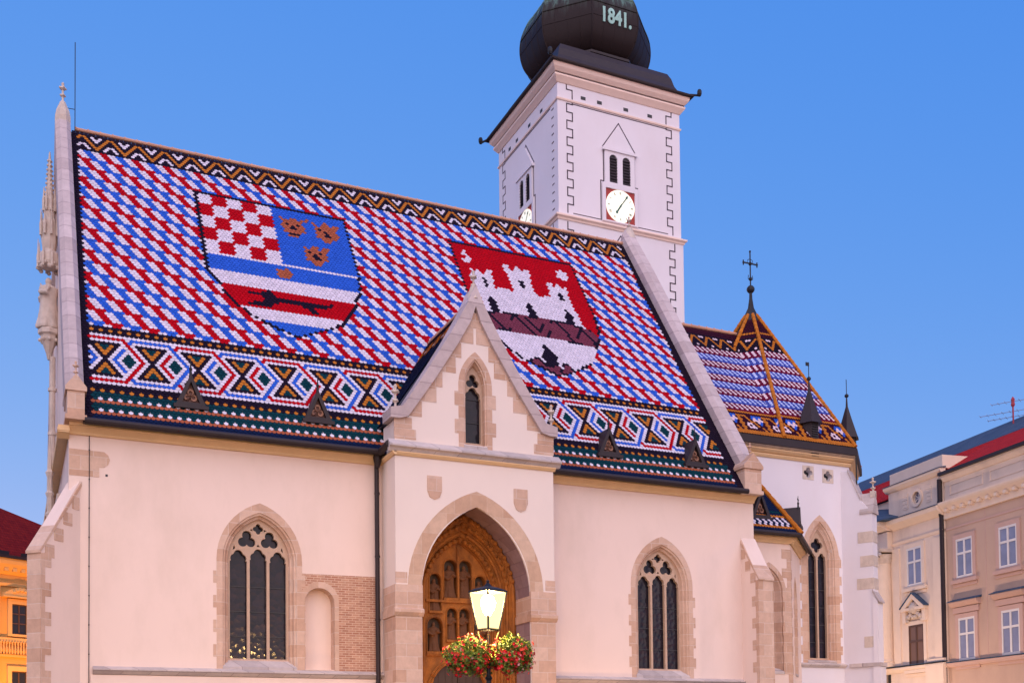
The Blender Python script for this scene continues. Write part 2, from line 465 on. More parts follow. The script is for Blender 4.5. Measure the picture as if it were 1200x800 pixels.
PG = {
 'h0': [(7.94,11.44),(8.18,11.26),(8.28,11.17),(8.38,11.2),(8.48,11.44),(8.6,11.33),(8.65,11.19),(8.85,11.33),(9.09,11.44),(8.88,11.14),(8.82,10.97),(8.91,10.85),(8.86,10.61),(8.69,10.44),(8.61,10.26),(8.44,10.26),(8.32,10.22),(8.26,10.42),(8.1,10.54),(8.17,10.66),(8.12,10.84),(8.16,11.03),(8.06,11.27)],
 'a0': [(8.27,11.03),(8.36,11.06),(8.39,10.96),(8.32,10.89),(8.26,10.91)],
 'b0': [(8.64,11.02),(8.73,11.04),(8.76,10.98),(8.7,10.89),(8.64,10.94)],
 'c0': [(8.47,10.89),(8.54,10.81),(8.63,10.72),(8.61,10.62),(8.38,10.64)],
 'd0': [(8.37,10.49),(8.56,10.5),(8.64,10.46),(8.61,10.35),(8.47,10.35),(8.36,10.39)],
 'h1': [(9.06,11.43),(9.3,11.24),(9.4,11.15),(9.51,11.18),(9.62,11.42),(9.73,11.31),(9.78,11.17),(9.98,11.32),(10.24,11.43),(10.01,11.12),(9.96,10.95),(10.04,10.83),(9.98,10.59),(9.81,10.41),(9.72,10.24),(9.55,10.23),(9.43,10.19),(9.37,10.39),(9.2,10.51),(9.28,10.64),(9.23,10.82),(9.28,11.01),(9.18,11.25)],
 'a1': [(9.39,11.01),(9.48,11.04),(9.51,10.94),(9.44,10.86),(9.38,10.89)],
 'b1': [(9.77,11.0),(9.86,11.02),(9.89,10.96),(9.82,10.87),(9.77,10.92)],
 'c1': [(9.59,10.87),(9.66,10.78),(9.75,10.7),(9.73,10.59),(9.49,10.61)],
 'd1': [(15.11,8.82),(15.23,8.58),(15.24,7.86),(14.91,7.83),(14.96,8.54)],
 'h2': [(8.51,9.96),(8.74,9.78),(8.84,9.69),(8.94,9.72),(9.05,9.95),(9.16,9.84),(9.21,9.71),(9.4,9.84),(9.65,9.94),(9.43,9.66),(9.38,9.5),(9.46,9.38),(9.41,9.15),(9.24,8.98),(9.16,8.82),(8.99,8.81),(8.88,8.78),(8.82,8.97),(8.65,9.09),(8.73,9.21),(8.68,9.38),(8.72,9.56),(8.63,9.8)],
 'a2': [(8.83,9.56),(8.92,9.59),(8.95,9.49),(8.88,9.42),(8.82,9.45)],
 'b2': [(9.2,9.55),(9.29,9.57),(9.32,9.5),(9.25,9.42),(9.2,9.47)],
 'c2': [(9.03,9.42),(9.1,9.34),(9.19,9.26),(9.16,9.16),(8.93,9.18)],
 'd2': [(16.55,8.81),(16.71,8.32),(16.69,7.92),(16.36,7.91),(16.39,8.42)],
 'mart': [(6.61,6.74),(7.08,6.87),(7.2,7.03),(7.33,6.74),(7.45,6.7),(7.85,6.72),(8.24,6.69),(8.51,6.64),(9.05,6.65),(9.21,6.82),(9.14,6.58),(8.74,6.44),(8.5,6.4),(8.64,6.2),(8.86,6.08),(8.56,6.09),(8.32,6.3),(8.2,6.4),(7.81,6.4),(7.42,6.42),(7.25,6.13),(6.93,6.15),(6.54,6.14),(6.55,6.25),(7.02,6.36),(6.97,6.54),(7.06,6.69),(6.6,6.63)],
 'star': [(7.6,8.28),(7.78,8.22),(7.98,8.46),(8.04,8.16),(8.12,8.01),(7.89,7.74),(7.72,7.75),(7.6,7.89)],
 'moon': [(14.57,11.37),(14.76,11.43),(14.78,11.23),(14.9,11.13),(14.91,11.0),(14.77,10.7),(14.53,10.7),(14.54,10.84),(14.69,10.85),(14.69,11.09),(14.55,11.23)],
 'st2': [(18.3,11.22),(18.42,11.22),(18.57,11.41),(18.64,11.26),(18.81,11.23),(18.73,10.97),(18.79,10.83),(18.54,10.62),(18.42,10.74),(18.29,10.84),(18.37,11.07)],
 'cas': [(14.73,10.4),(14.84,10.11),(15.03,10.4),(15.17,10.15),(15.41,10.43),(15.56,10.38),(15.43,9.65),(15.41,9.37),(15.69,9.45),(16.18,9.36),(16.18,10.05),(16.07,10.92),(16.3,10.99),(16.42,10.63),(16.68,10.97),(16.82,10.71),(17.01,10.94),(17.15,10.88),(17.02,10.09),(17.0,9.51),(17.17,9.37),(17.63,9.43),(17.67,10.36),(17.89,10.31),(17.98,10.07),(18.15,10.38),(18.31,10.16),(18.43,10.35),(18.45,9.97),(18.36,9.56),(18.42,8.82),(18.54,7.55),(14.73,7.73),(14.63,9.43),(14.58,9.73)],
 'wal': [(14.61,7.87),(16.22,8.04),(17.04,8.04),(17.86,7.96),(18.73,7.76),(18.96,7.35),(18.69,6.69),(18.25,6.77),(17.52,6.84),(16.79,6.87),(16.29,6.85),(15.81,6.85),(15.19,6.91),(14.71,6.88)],
 'w1': [(15.07,9.9),(15.21,9.86),(15.21,9.4),(15.07,9.39)],
 'w2': [(16.53,10.11),(16.69,10.13),(16.7,9.65),(16.54,9.68)],
 'w3': [(18.02,9.85),(18.14,9.82),(18.14,9.35),(17.99,9.39)],
 'd3': [(18.03,8.82),(18.2,8.39),(18.16,7.89),(17.86,7.91),(17.9,8.5)],
 'gate': [(16.5,6.45),(16.68,6.24),(16.82,5.87),(16.71,5.23),(16.28,5.14),(16.24,5.86)],
 'rk1': [(15.79,5.48),(16.02,5.58),(16.28,5.14),(15.72,5.24)],
 'rk2': [(16.22,5.18),(16.74,5.35),(16.73,4.9),(16.3,4.92)],
 'rk3': [(17.01,5.49),(17.14,5.45),(17.27,5.1),(16.79,4.91)],
 'l0': [(14.76,7.88),(15.32,6.85),(15.23,6.76),(14.73,7.8)],
 'l1': [(15.8,7.96),(15.3,6.8),(15.23,6.8),(15.72,7.94)],
 'l2': [(15.84,7.97),(16.43,6.83),(16.34,6.74),(15.77,7.9)],
 'l3': [(16.18,8.0),(16.59,7.15),(16.52,7.06),(16.13,7.94)],
 'l4': [(16.97,8.01),(16.59,7.15),(16.54,7.19),(16.89,7.99)],
 'm0': [(16.97,8.01),(16.59,7.15),(16.52,7.16),(16.88,7.99)],
 'm1': [(17.3,7.99),(16.76,6.77),(16.69,6.77),(17.21,7.97)],
 'm2': [(17.42,8.07),(17.89,6.84),(17.81,6.75),(17.33,7.95)],
 'm3': [(18.36,7.81),(17.91,6.8),(17.83,6.8),(18.28,7.79)],
 'm4': [(18.42,7.68),(18.71,6.98),(18.64,6.87),(18.35,7.62)],
}
# ------------------------------------------------------------ ground
g = MB(); g.box(-400, 900, -200, 900, -0.3, 0.0)
tag(g.build('ground', 'ground'), kind='structure')

# ------------------------------------------------------------ reusable church parts
def quoins(mb, cx, sgn, z0, z1, wa, wb, hh, y0, y1, start=0):
    """alternating long and short corner stones; sgn = direction of the stones along the wall"""
    z = z0; i = start
    while z < z1 - 0.02:
        w = wa if i % 2 else wb
        zt = min(z + hh, z1)
        xs = sorted((cx, cx + sgn * w))
        mb.box(xs[0], xs[1], y0, y1, z + 0.004, zt - 0.004)
        z += hh; i += 1

def surround_poly(cx, hwo, z0, zs, za, tooth, step, start=0):
    A = arch(cx, hwo, z0, zs, za, 10)[2:]
    right = []; z = z0; i = start
    while z < zs - 0.01:
        x = cx + hwo + (tooth if i % 2 else 0)
        zt = min(z + step, zs)
        right += [(x, z), (x, zt)]
        z = zt; i += 1
    left = [(2 * cx - x, z) for x, z in reversed(right)]
    return right + A[1:-1] + left

def reveal(mb, cx, z0, rings):
    R = []
    for (hw, zb, zs, za, y) in rings:
        R.append([(x, y, z) for x, z in arch(cx, hw, zb, zs, za, 10)])
    mb.loft(R, True)

def gothic_window(parent, name, fr, cx, z0, zs, za, hwo, hwi, zai, hwg, zg0, zsg, zag, depth, lights, tooth=0.1, step=0.34, label=None, blind=False, wallm='stone'):
    mb = MB(fr)
    mb.plate(surround_poly(cx, hwo, z0, zs, za, tooth, step), [arch(cx, hwi, z0 + 0.05, zs, zai, 10)], -0.010, 0.05)
    o = mb.build(name, wallm, parent, label=label)
    rv = MB(fr)
    d = depth; dh = hwi - hwg
    rings = [(hwi, z0 + .05, zs, zai, -0.010), (hwi - .02, z0 + .06, zs, zai - .02, d * .12), (hwi - .06, z0 + .07, zs, zai - .06, d * .14),
             (hwi - dh * .45, z0 + .12, zs, zai - (zai - zag) * .42, d * .45), (hwi - dh * .50, z0 + .13, zs, zai - (zai - zag) * .5, d * .40),
             (hwi - dh * .62, z0 + .14, zs, zai - (zai - zag) * .62, d * .52), (hwi - dh * .70, z0 + .15, zs, zai - (zai - zag) * .7, d * .50),
             (hwg + .03, zg0, zsg, zag + .03, d * .9), (hwg + .03, zg0, zsg, zag + .03, d + .12)]
    reveal(rv, cx, z0, rings)
    rv.build('moulded_reveal', wallm, o)
    s = MB(fr)
    s.hexa([(cx - hwi, -0.03, z0 - .02), (cx + hwi, -0.03, z0 - .02), (cx + hwi, d, z0 - .02), (cx - hwi, d, z0 - .02),
            (cx - hwi, -0.03, z0 + .07), (cx + hwi, -0.03, z0 + .07), (cx + hwg + .05, d, zg0 + .01), (cx - hwg - .05, d, zg0 + .01)])
    s.build('sill', 'stone2', o)
    if blind:
        b = MB(fr); b.box(cx - hwg - .1, cx + hwg + .1, d + .1, d + .14, zg0 - .1, zag + .1); b.build('blind_panel', wallm, o)
        return o
    # tracery
    outer = arch(cx, hwg + .05, zg0 - .02, zsg, zag + .05, 14)
    holes = []; e = 0.05; mu = 0.075
    H = zag - zsg
    if lights == 3:
        lw = (2 * hwg - 2 * e * .4 - 2 * mu) / 3
        hz = zsg - .07
        for k in (-1, 0, 1):
            c = cx + k * (lw + mu); w = lw / 2
            holes.append(light_poly(c, w, zg0 + .03, hz + (.0 if k else .05)))
        rr = H * 0.122
        for c in (cx - .31, cx + .31): holes.append(lobes(c, zsg + H * .50, 3, rr, rr * .98))
        holes.append(lobes(cx, zsg + H * .80, 4, H * .062, H * .075))
        for sx in (-1, 1):
            holes.append([(cx + sx * .62, zsg + H * .27), (cx + sx * .69, zsg + H * .22), (cx + sx * .655, zsg + H * .36)])
            holes.append([(cx + sx * .235, zsg + H * .765), (cx + sx * .15, zsg + H * .735), (cx + sx * .16, zsg + H * .80)])
        holes.append([(cx, zsg + H * .40), (cx - .05, zsg + H * .335), (cx + .05, zsg + H * .335)])
    elif lights == 2:
        lw = (2 * hwg - e - mu) / 2
        for k in (-.5, .5):
            c = cx + k * (lw + mu)
            holes.append(light_poly(c, lw / 2, zg0 + .03, zsg - .05))
        holes.append(lobes(cx, zsg + H * .50, 4, .125, .16))
    else:
        lw = 2 * hwg - e
        holes.append(light_poly(cx, lw / 2, zg0 + .03, zsg - .20))
        holes.append(lobes(cx, zsg + H * .42, 3, .105, .11))
    t = MB(fr); t.plate(outer, holes, d - .02, d + .09)
    t.build('tracery', 'tracery', o)
    gl = MB(fr); gl.plate(outer, [], d + .12, d + .13); gl.build('glass', 'glass', o)
    z = zg0 + .65
    while z < zsg - .1:
        br = MB(fr); br.box(cx - hwg, cx + hwg, d + .095, d + .11, z - .012, z + .012); z += .68
        br.build('glazing_bar', 'lead', o)
    return o

def light_poly(c, w, z0, z1):
    """window light with a cusped three-lobed head"""
    P = [(c - w, z0), (c + w, z0), (c + w, z1)]
    a = w * 0.52; cz = z1 + w * .30
    for i in range(19):
        th = radians(-15 + 210 * i / 18)
        best = 0.2 * w
        for rot in (90, 5, 175):
            ph = th - radians(rot); b = w * (0.52 if rot == 90 else .42)
            dd = a * a - (b * sin(ph)) ** 2
            if dd >= 0: best = max(best, b * cos(ph) + sqrt(dd))
        P.append((c + max(-w, min(w, best * cos(th))), cz + best * sin(th)))
    P.append((c - w, z1))
    return P

def finial(mb, x, y, z, s=1.0, n=8):
    """stone finial: tapering shaft with two leafy collars and a bud"""
    mb.lathe(x, y, [(.10 * s, z), (.055 * s, z + .22 * s), (.05 * s, z + .34 * s), (.13 * s, z + .42 * s), (.12 * s, z + .48 * s), (.05 * s, z + .53 * s),
                    (.05 * s, z + .72 * s), (.16 * s, z + .80 * s), (.14 * s, z + .88 * s), (.05 * s, z + .92 * s), (.06 * s, z + 1.0 * s), (.08 * s, z + 1.08 * s), (.01 * s, z + 1.16 * s)], n)
    for k in range(4):
        a = k * pi / 2 + .3
        mb.ball((x + .15 * s * cos(a), y + .15 * s * sin(a), z + .84 * s), .055 * s, 6, 4)
        mb.ball((x + .12 * s * cos(a), y + .12 * s * sin(a), z + .45 * s), .045 * s, 6, 4)

def ridge_tiles(parent, name, p0, p1, r, step, m, knob=True):
    a = Vector(p0); b = Vector(p1); L = (b - a).length; d = (b - a) / L
    n = max(1, int(L / step)); mb = MB()
    for i in range(n):
        q0 = a + d * (L * i / n); q1 = a + d * (L * (i + 1) / n + .03)
        mb.tube([q0, q1], [r * 1.12, r * .92], 8)
        if knob: mb.ball(tuple(q0 + Vector((0, 0, r * 1.15)) + d * .04), r * .42, 6, 4)
    return mb.build(name, m, parent)

# ============================================================ CHURCH
church = thing('church', (12.0, 37.0, 0), 'white gothic church with steep tiled roof bearing two coats of arms', 'church')
X0, X1 = 1.37, 22.72
NW = (6.22, 19.08)
S = Fr(0, 30, 0)
w = MB(S)
holes = [arch(c, 1.0, 4.01, 6.93, 8.25, 10) for c in NW]
holes.append(arch(7.87, .42, 4.0, 5.85, 6.27, 8))
w.plate([(X0, 0), (9.9, 0), (9.9, 9.985), (X0, 9.985)], [holes[0], holes[2]], 0, .6)
w.plate([(14.4, 0), (X1, 0), (X1, 9.985), (14.4, 9.985)], [holes[1]], 0, .6)
w.build('nave_wall', 'plaster', church)
w = MB(); w.box(X0, X1, 44.2, 44.8, 0, 9.98); w.build('rear_wall', 'plaster', church)
gab = [(30.005, 0), (44.8, 0), (44.8, 9.9), (37.41, 21.55), (30.005, 10.55)]
w = MB(); w.prism(gab, 'x', X0 - .001, X0 + .45); w.build('gable_wall', 'plaster', church, label='plaster end wall of the nave beside the statue')
w = MB(); w.prism(gab, 'x', X1 - .45, X1 + .001); w.build('gable_wall', 'plaster', church)

for c in NW:
    gothic_window(church, 'nave_window', S, c, 3.96, 6.93, 8.51, 1.16, 1.0, 8.25, .79, 4.24, 7.00, 8.05, .25, 3, .09, .33)

# brick patch with the small blocked window
w = MB(S)
w.plate([(7.36, 3.96), (9.62, 3.96), (9.62, 6.67), (7.36, 6.65)], [arch(7.87, .42, 3.97, 5.85, 6.27, 8)], -0.006, .05)
bp = w.build('brick_patch', 'brick', church, label='exposed brickwork beside the left window')
w = MB(S); R = [[(x, y, z) for x, z in arch(7.87, h_, 3.98, 5.85, 5.85 + h_ + .001, 8)] for h_, y in ((.416, -.009), (.413, .36))]
w.loft(R); w.plate(arch(7.87, .55, 3.97, 5.9, 6.45, 8), [arch(7.87, .421, 3.965, 5.85, 6.271, 8)], -0.014, .02)
w.build('niche_frame', 'stone', bp)
w = MB(S); w.box(7.4, 8.35, .34, .5, 3.9, 6.4); w.build('blocked_opening', 'plaster', bp)

# string course
def course(name, x0, x1, fr, z, out_=.16, m='stone2'):
    w = MB(fr)
    w.prism([(0.02, z - .16), (-out_ * .35, z - .15), (-out_, z - .05), (-out_, z - .02), (0.02, z + .07)], 'x', x0, x1)
    return w.build(name, m, church)
course('string_course', 1.95, 9.72, S, 3.91)
course('string_course', 14.6, 22.18, S, 3.91)
w = MB(S); w.box(1.9, 9.72, -.05, .02, 0, 3.74); w.build('plinth', 'plaster', church)
w = MB(S); w.box(14.6, 22.15, -.05, .02, 0, 3.74); w.build('plinth', 'plaster', church)

# eaves cornice and gutter
def cornice(name, x0, x1, fr, z, m='cornice', s=1.0, parent=church):
    w = MB(fr)
    w.prism([(0.02, z - .22 * s), (-.06 * s, z - .22 * s), (-.09 * s, z - .16 * s), (-.22 * s, z - .05 * s), (-.27 * s, z - .04 * s), (-.27 * s, z + .06 * s), (0.02, z + .06 * s)], 'x', x0, x1)
    return w.build(name, m, parent)
cornice('eaves_cornice', X0 - .0, 9.74, S, 10.10)
cornice('eaves_cornice', 14.58, X1, S, 10.10)
def gutter(p0, p1, r=.085, parent=church, name='gutter'):
    w = MB(); a, b = Vector(p0), Vector(p1)
    w.tube([a, b], r, 10)
    return w.build(name, 'metal', parent, smooth=False)
gutter((1.72, 29.50, 10.14), (9.55, 29.50, 10.14)); gutter((14.75, 29.50, 10.14), (22.15, 29.50, 10.14))
w = MB(); w.prism([(29.58, 10.165), (30.5, 10.165), (30.5, 11.2), (29.6, 10.22)], 'x', 1.70, 22.15); w.build('eaves_board', 'metal', church)

# main roof body and tiles
roof = MB().prism([(29.52, 10.10), (37.41, 21.71), (45.3, 10.10)], 'x', 1.69, 22.2).build('nave_roof', 'metal', church)
TT, EE = .1212, .111
XT = 1.827
SHP = [(-2.5, 11.88), (2.5, 11.88), (2.5, 8.6), (2.4, 7.7), (2.03, 6.75), (1.52, 5.77), (.95, 5.36), (.3, 4.97), (-.12, 4.78), (-.66, 5.08), (-1.24, 5.45), (-1.7, 5.91), (-2.12, 6.7), (-2.5, 7.6)]
SH1 = [(7.90 + a, b) for a, b in SHP]
SH2 = [(16.69 + a, b) for a, b in SHP]
def ing(x, s, *keys): return any(inpoly(x, s, PG[k]) for k in keys)
def nave_colour(uc, j):
    x = XT + uc * TT; s = (j + .62) * EE
    if x > 22.2 or s > 14.05: return None
    if uc < 1.0 or x > 21.98 - .20 * (1 - s / 14): return K['D']
    if j >= 117:
        h = j - 118
        per = 7.0
        ph = (uc - 5.5) % per
        d = min(ph, per - ph)
        if 0 <= h <= 6 and abs(h / 2 - d) < .62: return K['O']
        if 4 <= h <= 6 and abs(d - (h - 4) * .6) < .55: return K['W']
        e = per / 2 - d
        if 0 <= h <= 2 and abs(e - (2 - h) * .6) < .55: return K['W']
        return K['D']
    if j >= 36:
        for n_, SH in ((1, SH1), (2, SH2)):
            if abs(x - SH[0][0] - 2.5) < 2.7 and inpoly(x, s, SH):
                if edist(x, s, SH) < .085: return K['D']
                return shield(n_, x, s, uc, j)
        r = 116 - j
        k, i = r // 5, r % 5
        ph = (uc - 2.0 - i / 2 - 3.5 * k) % 8
        if i == 4: return K['B'] if ph < 4 else K['R']
        return K['B'] if ph < 2 else K['W'] if ph < 4 else K['R'] if ph < 6 else K['W']
    if j in (33, 34, 35): return K['O'] if j == 34 and (int(uc) % 2 == 1) else K['D']
    if j >= 14:
        c = abs(j - 23)
        m_ = math.floor((uc - 4) / 10 + .5); du = uc - 4 - 10 * m_
        colr = K['R'] if m_ % 2 == 0 else K['B']; nxt = K['B'] if m_ % 2 == 0 else K['R']
        edge = 4 + (8 - c) / 2
        if c == 9: return K['W']
        if c == 8:
            return K['W'] if abs(abs(du) - 5) < .6 else colr
        # right edge of this frame lies on top, left edge of the next below
        if c == 7: 
            if abs(du - 4.5) < .55: return colr
            if abs(du + 4.5) < .55: return colr
            return K['W']
        if abs(du) <= c / 2 + .2:
            if c in (0, 6) or abs(du) > c / 2 - .4: return K['D']
            if abs(du) > c / 2 - 1.4: return K['O']
            return K['G']
        dd = uc - 9 - 10 * math.floor((uc - 4) / 10)      # distance from the middle of the diamond
        base = math.floor((uc - 4) / 10)
        lc = K['R'] if base % 2 == 0 else K['B']; rc = K['B'] if base % 2 == 0 else K['R']
        if c <= 2 and abs(dd) <= 1.05 - c * .5: return K['G']
        # frame on the left reaches over to +3.2 here, frame on the right to -3.2
        if abs(dd - (3 - c / 2)) < .3: return lc
        if abs(dd + (3 - c / 2)) < .3 and c < 5: return rc
        return K['W']
    if j in (10, 12, 13): return K['D'] if j > 10 else K['G']
    if j == 11: return K['O'] if int(uc) % 2 == 1 else K['D']
    if j in (8, 4): return K['W'] if int(uc + (0 if j == 8 else 0)) % 2 == 0 else K['G']
    if j in (7, 3): return K['H']
    if j in (9, 6, 5): return K['G']
    return K['N']
def shield(n_, x, s, uc, j):
    if n_ == 1:
        if j >= 77 and uc < 50:
            a = int((uc - 29.5) // 4.05); b = (106 - j) // 6
            return K['W'] if (a + b) % 2 == 0 else K['R']
        if j >= 77:
            for q in '012':
                if ing(x, s, 'a' + q, 'b' + q, 'c' + q, 'd' + q): return K['D']
                if ing(x, s, 'h' + q): return K['H']
            return K['B']
        if j == 76: return K['W']
        if ing(x, s, 'star'): return K['H']
        if j >= 69: return K['B']
        if j >= 63: return K['W']
        if j >= 54: return K['D'] if ing(x, s, 'mart') else K['R']
        return K['W'] if j >= 49 else K['B']
    if ing(x, s, 'moon', 'st2'): return K['W']
    if ing(x, s, 'd1', 'd2', 'd3'): return K['D']
    if 6.75 < s < 8.05 and (ing(x, s, 'wal') or (x < 14.7 and 6.95 < s < 7.7)):
        return K['D'] if ing(x, s, 'l0', 'l1', 'l2', 'l3', 'l4', 'm0', 'm1', 'm2', 'm3', 'm4') or (ing(x, s, 'wal') and edist(x, s, PG['wal']) < .06) else K['P']
    if ing(x, s, 'cas'): return K['D'] if ing(x, s, 'w1', 'w2', 'w3') else K['W']
    if s < 7.3:
        if ing(x, s, 'rk1', 'rk2', 'rk3'): return K['P']
        if ing(x, s, 'gate'): return K['D']
        for q in ('rk1', 'rk2', 'rk3'):
            if edist(x, s, PG[q]) < .07: return K['D']
        if s < 6.95: return K['W']
    return K['R']
kk_ = (21.75 - 10.09) / (37.41 - 29.5)
lay_tiles('roof_tiles', roof, (XT, 29.5, 10.09), (1, 0, 0), (0, 1, kk_), TT, EE, -1, 170, 0, 127, nave_colour)
ridge_tiles(roof, 'ridge_tiles', (1.85, 37.42, 21.83), (22.5, 37.42, 21.83), .055, .37, TM[K['C']])

# stone gable copings
def coping(x0, x1, hgt, zoff, y0=29.62):
    w = MB()
    sec = [(x0, -.55), (x0, hgt - .14), (x0 + .13, hgt), (x1 - .13, hgt), (x1, hgt - .14), (x1, -.55)]
    n = Vector((0, -kk_, 1)).normalized()
    def ring(y):
        z = 10.09 + kk_ * (y - 29.5)
        return [(x, y + n.y * h, z + n.z * h) for x, h in sec]
    rings = [ring(y0), ring(y0 + .9)] + [ring(y0 + .9 + (37.41 - y0 - .9) * i / 6) for i in range(1, 6)]
    top = [(x, 37.41, 21.75 + h * 1.6) for x, h in sec]
    rings.append(top)
    w.loft(rings, True, True, False)
    def ringb(y):
        z = 10.09 + kk_ * (45.32 - y)
        return [(x, y - n.y * h, z + n.z * h) for x, h in sec]
    w.loft([top] + [ringb(y) for y in (39, 41, 43, 45.2)], True, False, True)
    return w.build('gable_coping', 'capstone', church)
coping(1.27, 1.73, .32, 0, 30.05)
coping(22.18, 22.76, .42, 0, 30.05)
w = MB()
w.lathe(1.50, 37.41, [(.25, 21.7), (.25, 22.1), (.21, 22.3), (.08, 22.62)], 8, pi / 8); finial(w, 1.50, 37.41, 22.55, .62)
w.build('apex_finial', 'palestone', church)
w = MB()
w.lathe(22.5, 37.41, [(.34, 21.6), (.32, 22.0), (.12, 22.5)], 8, pi / 8); finial(w, 22.5, 37.41, 22.35, .55)
w.build('apex_finial', 'palestone', church)
w = MB(); w.tube([(1.86, 37.3, 21.7), (1.86, 37.3, 24.6)], .014, 5); w.tube([(1.50, 37.41, 22.45), (1.86, 37.3, 22.4)], .012, 4); w.build('lightning_rod', 'iron', church)

def kneeler(x0, x1, y0, y1, z0, z1, zg, label=None):
    """little gabled block that ends the coping, with its finial"""
    w = MB(); cx = (x0 + x1) / 2
    w.box(x0, x1, y0, y1, z0, z1)
    w.prism([(x0 - .05, z1 - .08), (x0 - .05, z1 + .02), (cx, zg), (x1 + .05, z1 + .02), (x1 + .05, z1 - .08)], 'y', y0 - .05, y1 + .4)
    w.box(x0 - .05, x1 + .05, y0 - .05, y1, z0 - .02, z0 + .1)
    finial(w, cx, y0 + .15, zg - .1, .42)
    return w.build('kneeler_block', 'stone', church)
kneeler(1.31, 1.72, 29.52, 30.6, 10.16, 10.95, 11.30)
kneeler(22.06, 22.74, 29.55, 30.6, 10.10, 11.0, 11.45)

# roof dormers: small dark triangular vents
def dormer(parent, fr, cx, z0, hw=.5, h=1.0, dep=1.0, y0=0, cross=False):
    w = MB(fr)
    th = .09
    w.plate([(cx - hw, z0), (cx + hw, z0), (cx, z0 + h)], [(( cx - hw + th * 1.9), z0 + th), (cx, z0 + h - th * 2.2), (cx + hw - th * 1.9, z0 + th)][:0] or [[(cx - hw + th * 1.9, z0 + th), (cx + hw - th * 1.9, z0 + th), (cx, z0 + h - th * 2.3)]], y0, y0 + dep)
    o = w.build('roof_dormer', 'metal', parent)
    b = MB(fr); b.prism([(cx - hw + .05, z0 + .03), (cx + hw - .05, z0 + .03), (cx, z0 + h - .1)], 'y', y0 + .13, y0 + .2); b.build('dormer_panel', mats_dp, o)
    t = MB(fr); t.plate(lobes(cx, z0 + h * .33, 3, .085, .10), [lobes(cx, z0 + h * .33, 3, .055, .08)], y0 + .09, y0 + .14)
    t.build('dormer_tracery', mats_dt, o)
    s_ = MB(fr); s_.box(cx - hw - .05, cx + hw + .05, y0 - .06, y0 + .25, z0 - .09, z0 + .01)
    s_.build('dormer_sill', 'metal', o)
    f_ = MB(fr); f_.lathe(cx, y0 + .08, [(.05, z0 + h - .08), (.03, z0 + h + .1), (.05, z0 + h + .14), (.02, z0 + h + .2), (.01, z0 + h + .42)], 6)
    if cross: f_.box(cx - .13, cx + .13, y0 + .06, y0 + .1, z0 + h + .26, z0 + h + .31)
    f_.build('dormer_spike', 'iron', o)
    return o
mats_dp = mat('dormer_board', (0.13, 0.06, 0.045), .7, .2, 8)
mats_dt = mat('dormer_carving', (0.34, 0.17, 0.11), .7, .2, 8)
for cx in (4.40, 7.86, 17.22, 20.46): dormer(church, Fr(0, 29.98, 0), cx, 10.98, .40, .86, 1.0)

# downpipe and lightning cable
w = MB(); w.tube([(9.50, 29.84, 9.9), (9.52, 29.84, 0.0)], .065, 10)
for z in (9.0, 7.2, 5.4, 3.6, 1.8): w.lathe(9.51, 29.84, [(.08, z), (.08, z + .06)], 10)
w.build('downpipe', 'metal', church)
w = MB(); w.tube([(1.86, 29.97, 10.4), (1.86, 29.97, 3.9), (1.86, 29.9, 0)], .009, 4)
for i in range(9): w.box(1.845, 1.875, 29.955, 30.0, 3.5 + .75 * i, 3.53 + .75 * i)
w.build('lightning_cable', 'iron', church)
w = MB(S); w.box(2.12, 2.3, -.004, .01, 8.98, 9.03); w.build('wall_vent', 'iron', church) if False else None
w = MB(S)
P_ = [(X0 + .01, 8.84), (2.1, 8.84), (2.1, 9.09), (2.22, 9.1), (2.32, 9.18), (2.36, 9.3), (2.32, 9.42), (2.22, 9.5), (X0 + .01, 9.52)]
w.plate(P_, [], -0.012, .02)
w.build('corner_stone', 'stone', church)
w = MB(S); w.box(2.25, 2.31, -.003, .01, 8.87, 8.93); w.build('vent_hole', 'lead', church)

# buttresses
def buttress(ox, oy, ang, half, L, zt, zo, m='plaster', coping_over=.05, mat2='stone', low=None):
    fr = Fr(ox, oy, ang)       # local y points into the wall, so the buttress runs along -y
    w = MB(fr)
    w.prism([(.3, 0), (-L, 0), (-L, zo - .05), (.0, zt - .06), (.3, zt - .06)], 'x', -half, half)
    o = w.build('buttress', m, church)
    c = MB(fr); sl = (zt - zo) / L
    q = [(.12, zt + .02), (-L - coping_over, zo - coping_over * sl), (-L - coping_over, zo - .07 - coping_over * sl), (-L + .02, zo - .08), (.12, zt - .1)]
    c.prism(q, 'x', -half - .025, half + .025); c.build('buttress_coping', 'stone', o)
    e = MB(fr)
    e.box(-half - .012, half + .012, -L - .012, -L + .14, 0, zo - .14)
    z = .2; i = 0
    while z < zo - .3:
        if i % 2: e.box(-half - .014, half + .014, -L + .1, -L + .34, z, z + .33)
        z += .36; i += 1
    # stepped stones under the sloping coping
    k = 0; n_ = int(L / .3)
    for k in range(n_):
        y1_ = -L + .14 + (L - .1) * (k) / n_; y2_ = -L + .14 + (L - .1) * (k + 1) / n_
        zz = zo + sl * (y1_ + L)
        e.box(-half - .013, half + .013, y1_, min(y2_, -.02), zz - .42, zz - .1)
    e.build('quoin_stones', mat2, o)
    return o
buttress(X0 + .12, 30.12, -45, .20, 1.32, 8.75, 6.78)
buttress(22.48, 30.0, 0, .29, .90, 8.75, 7.30)
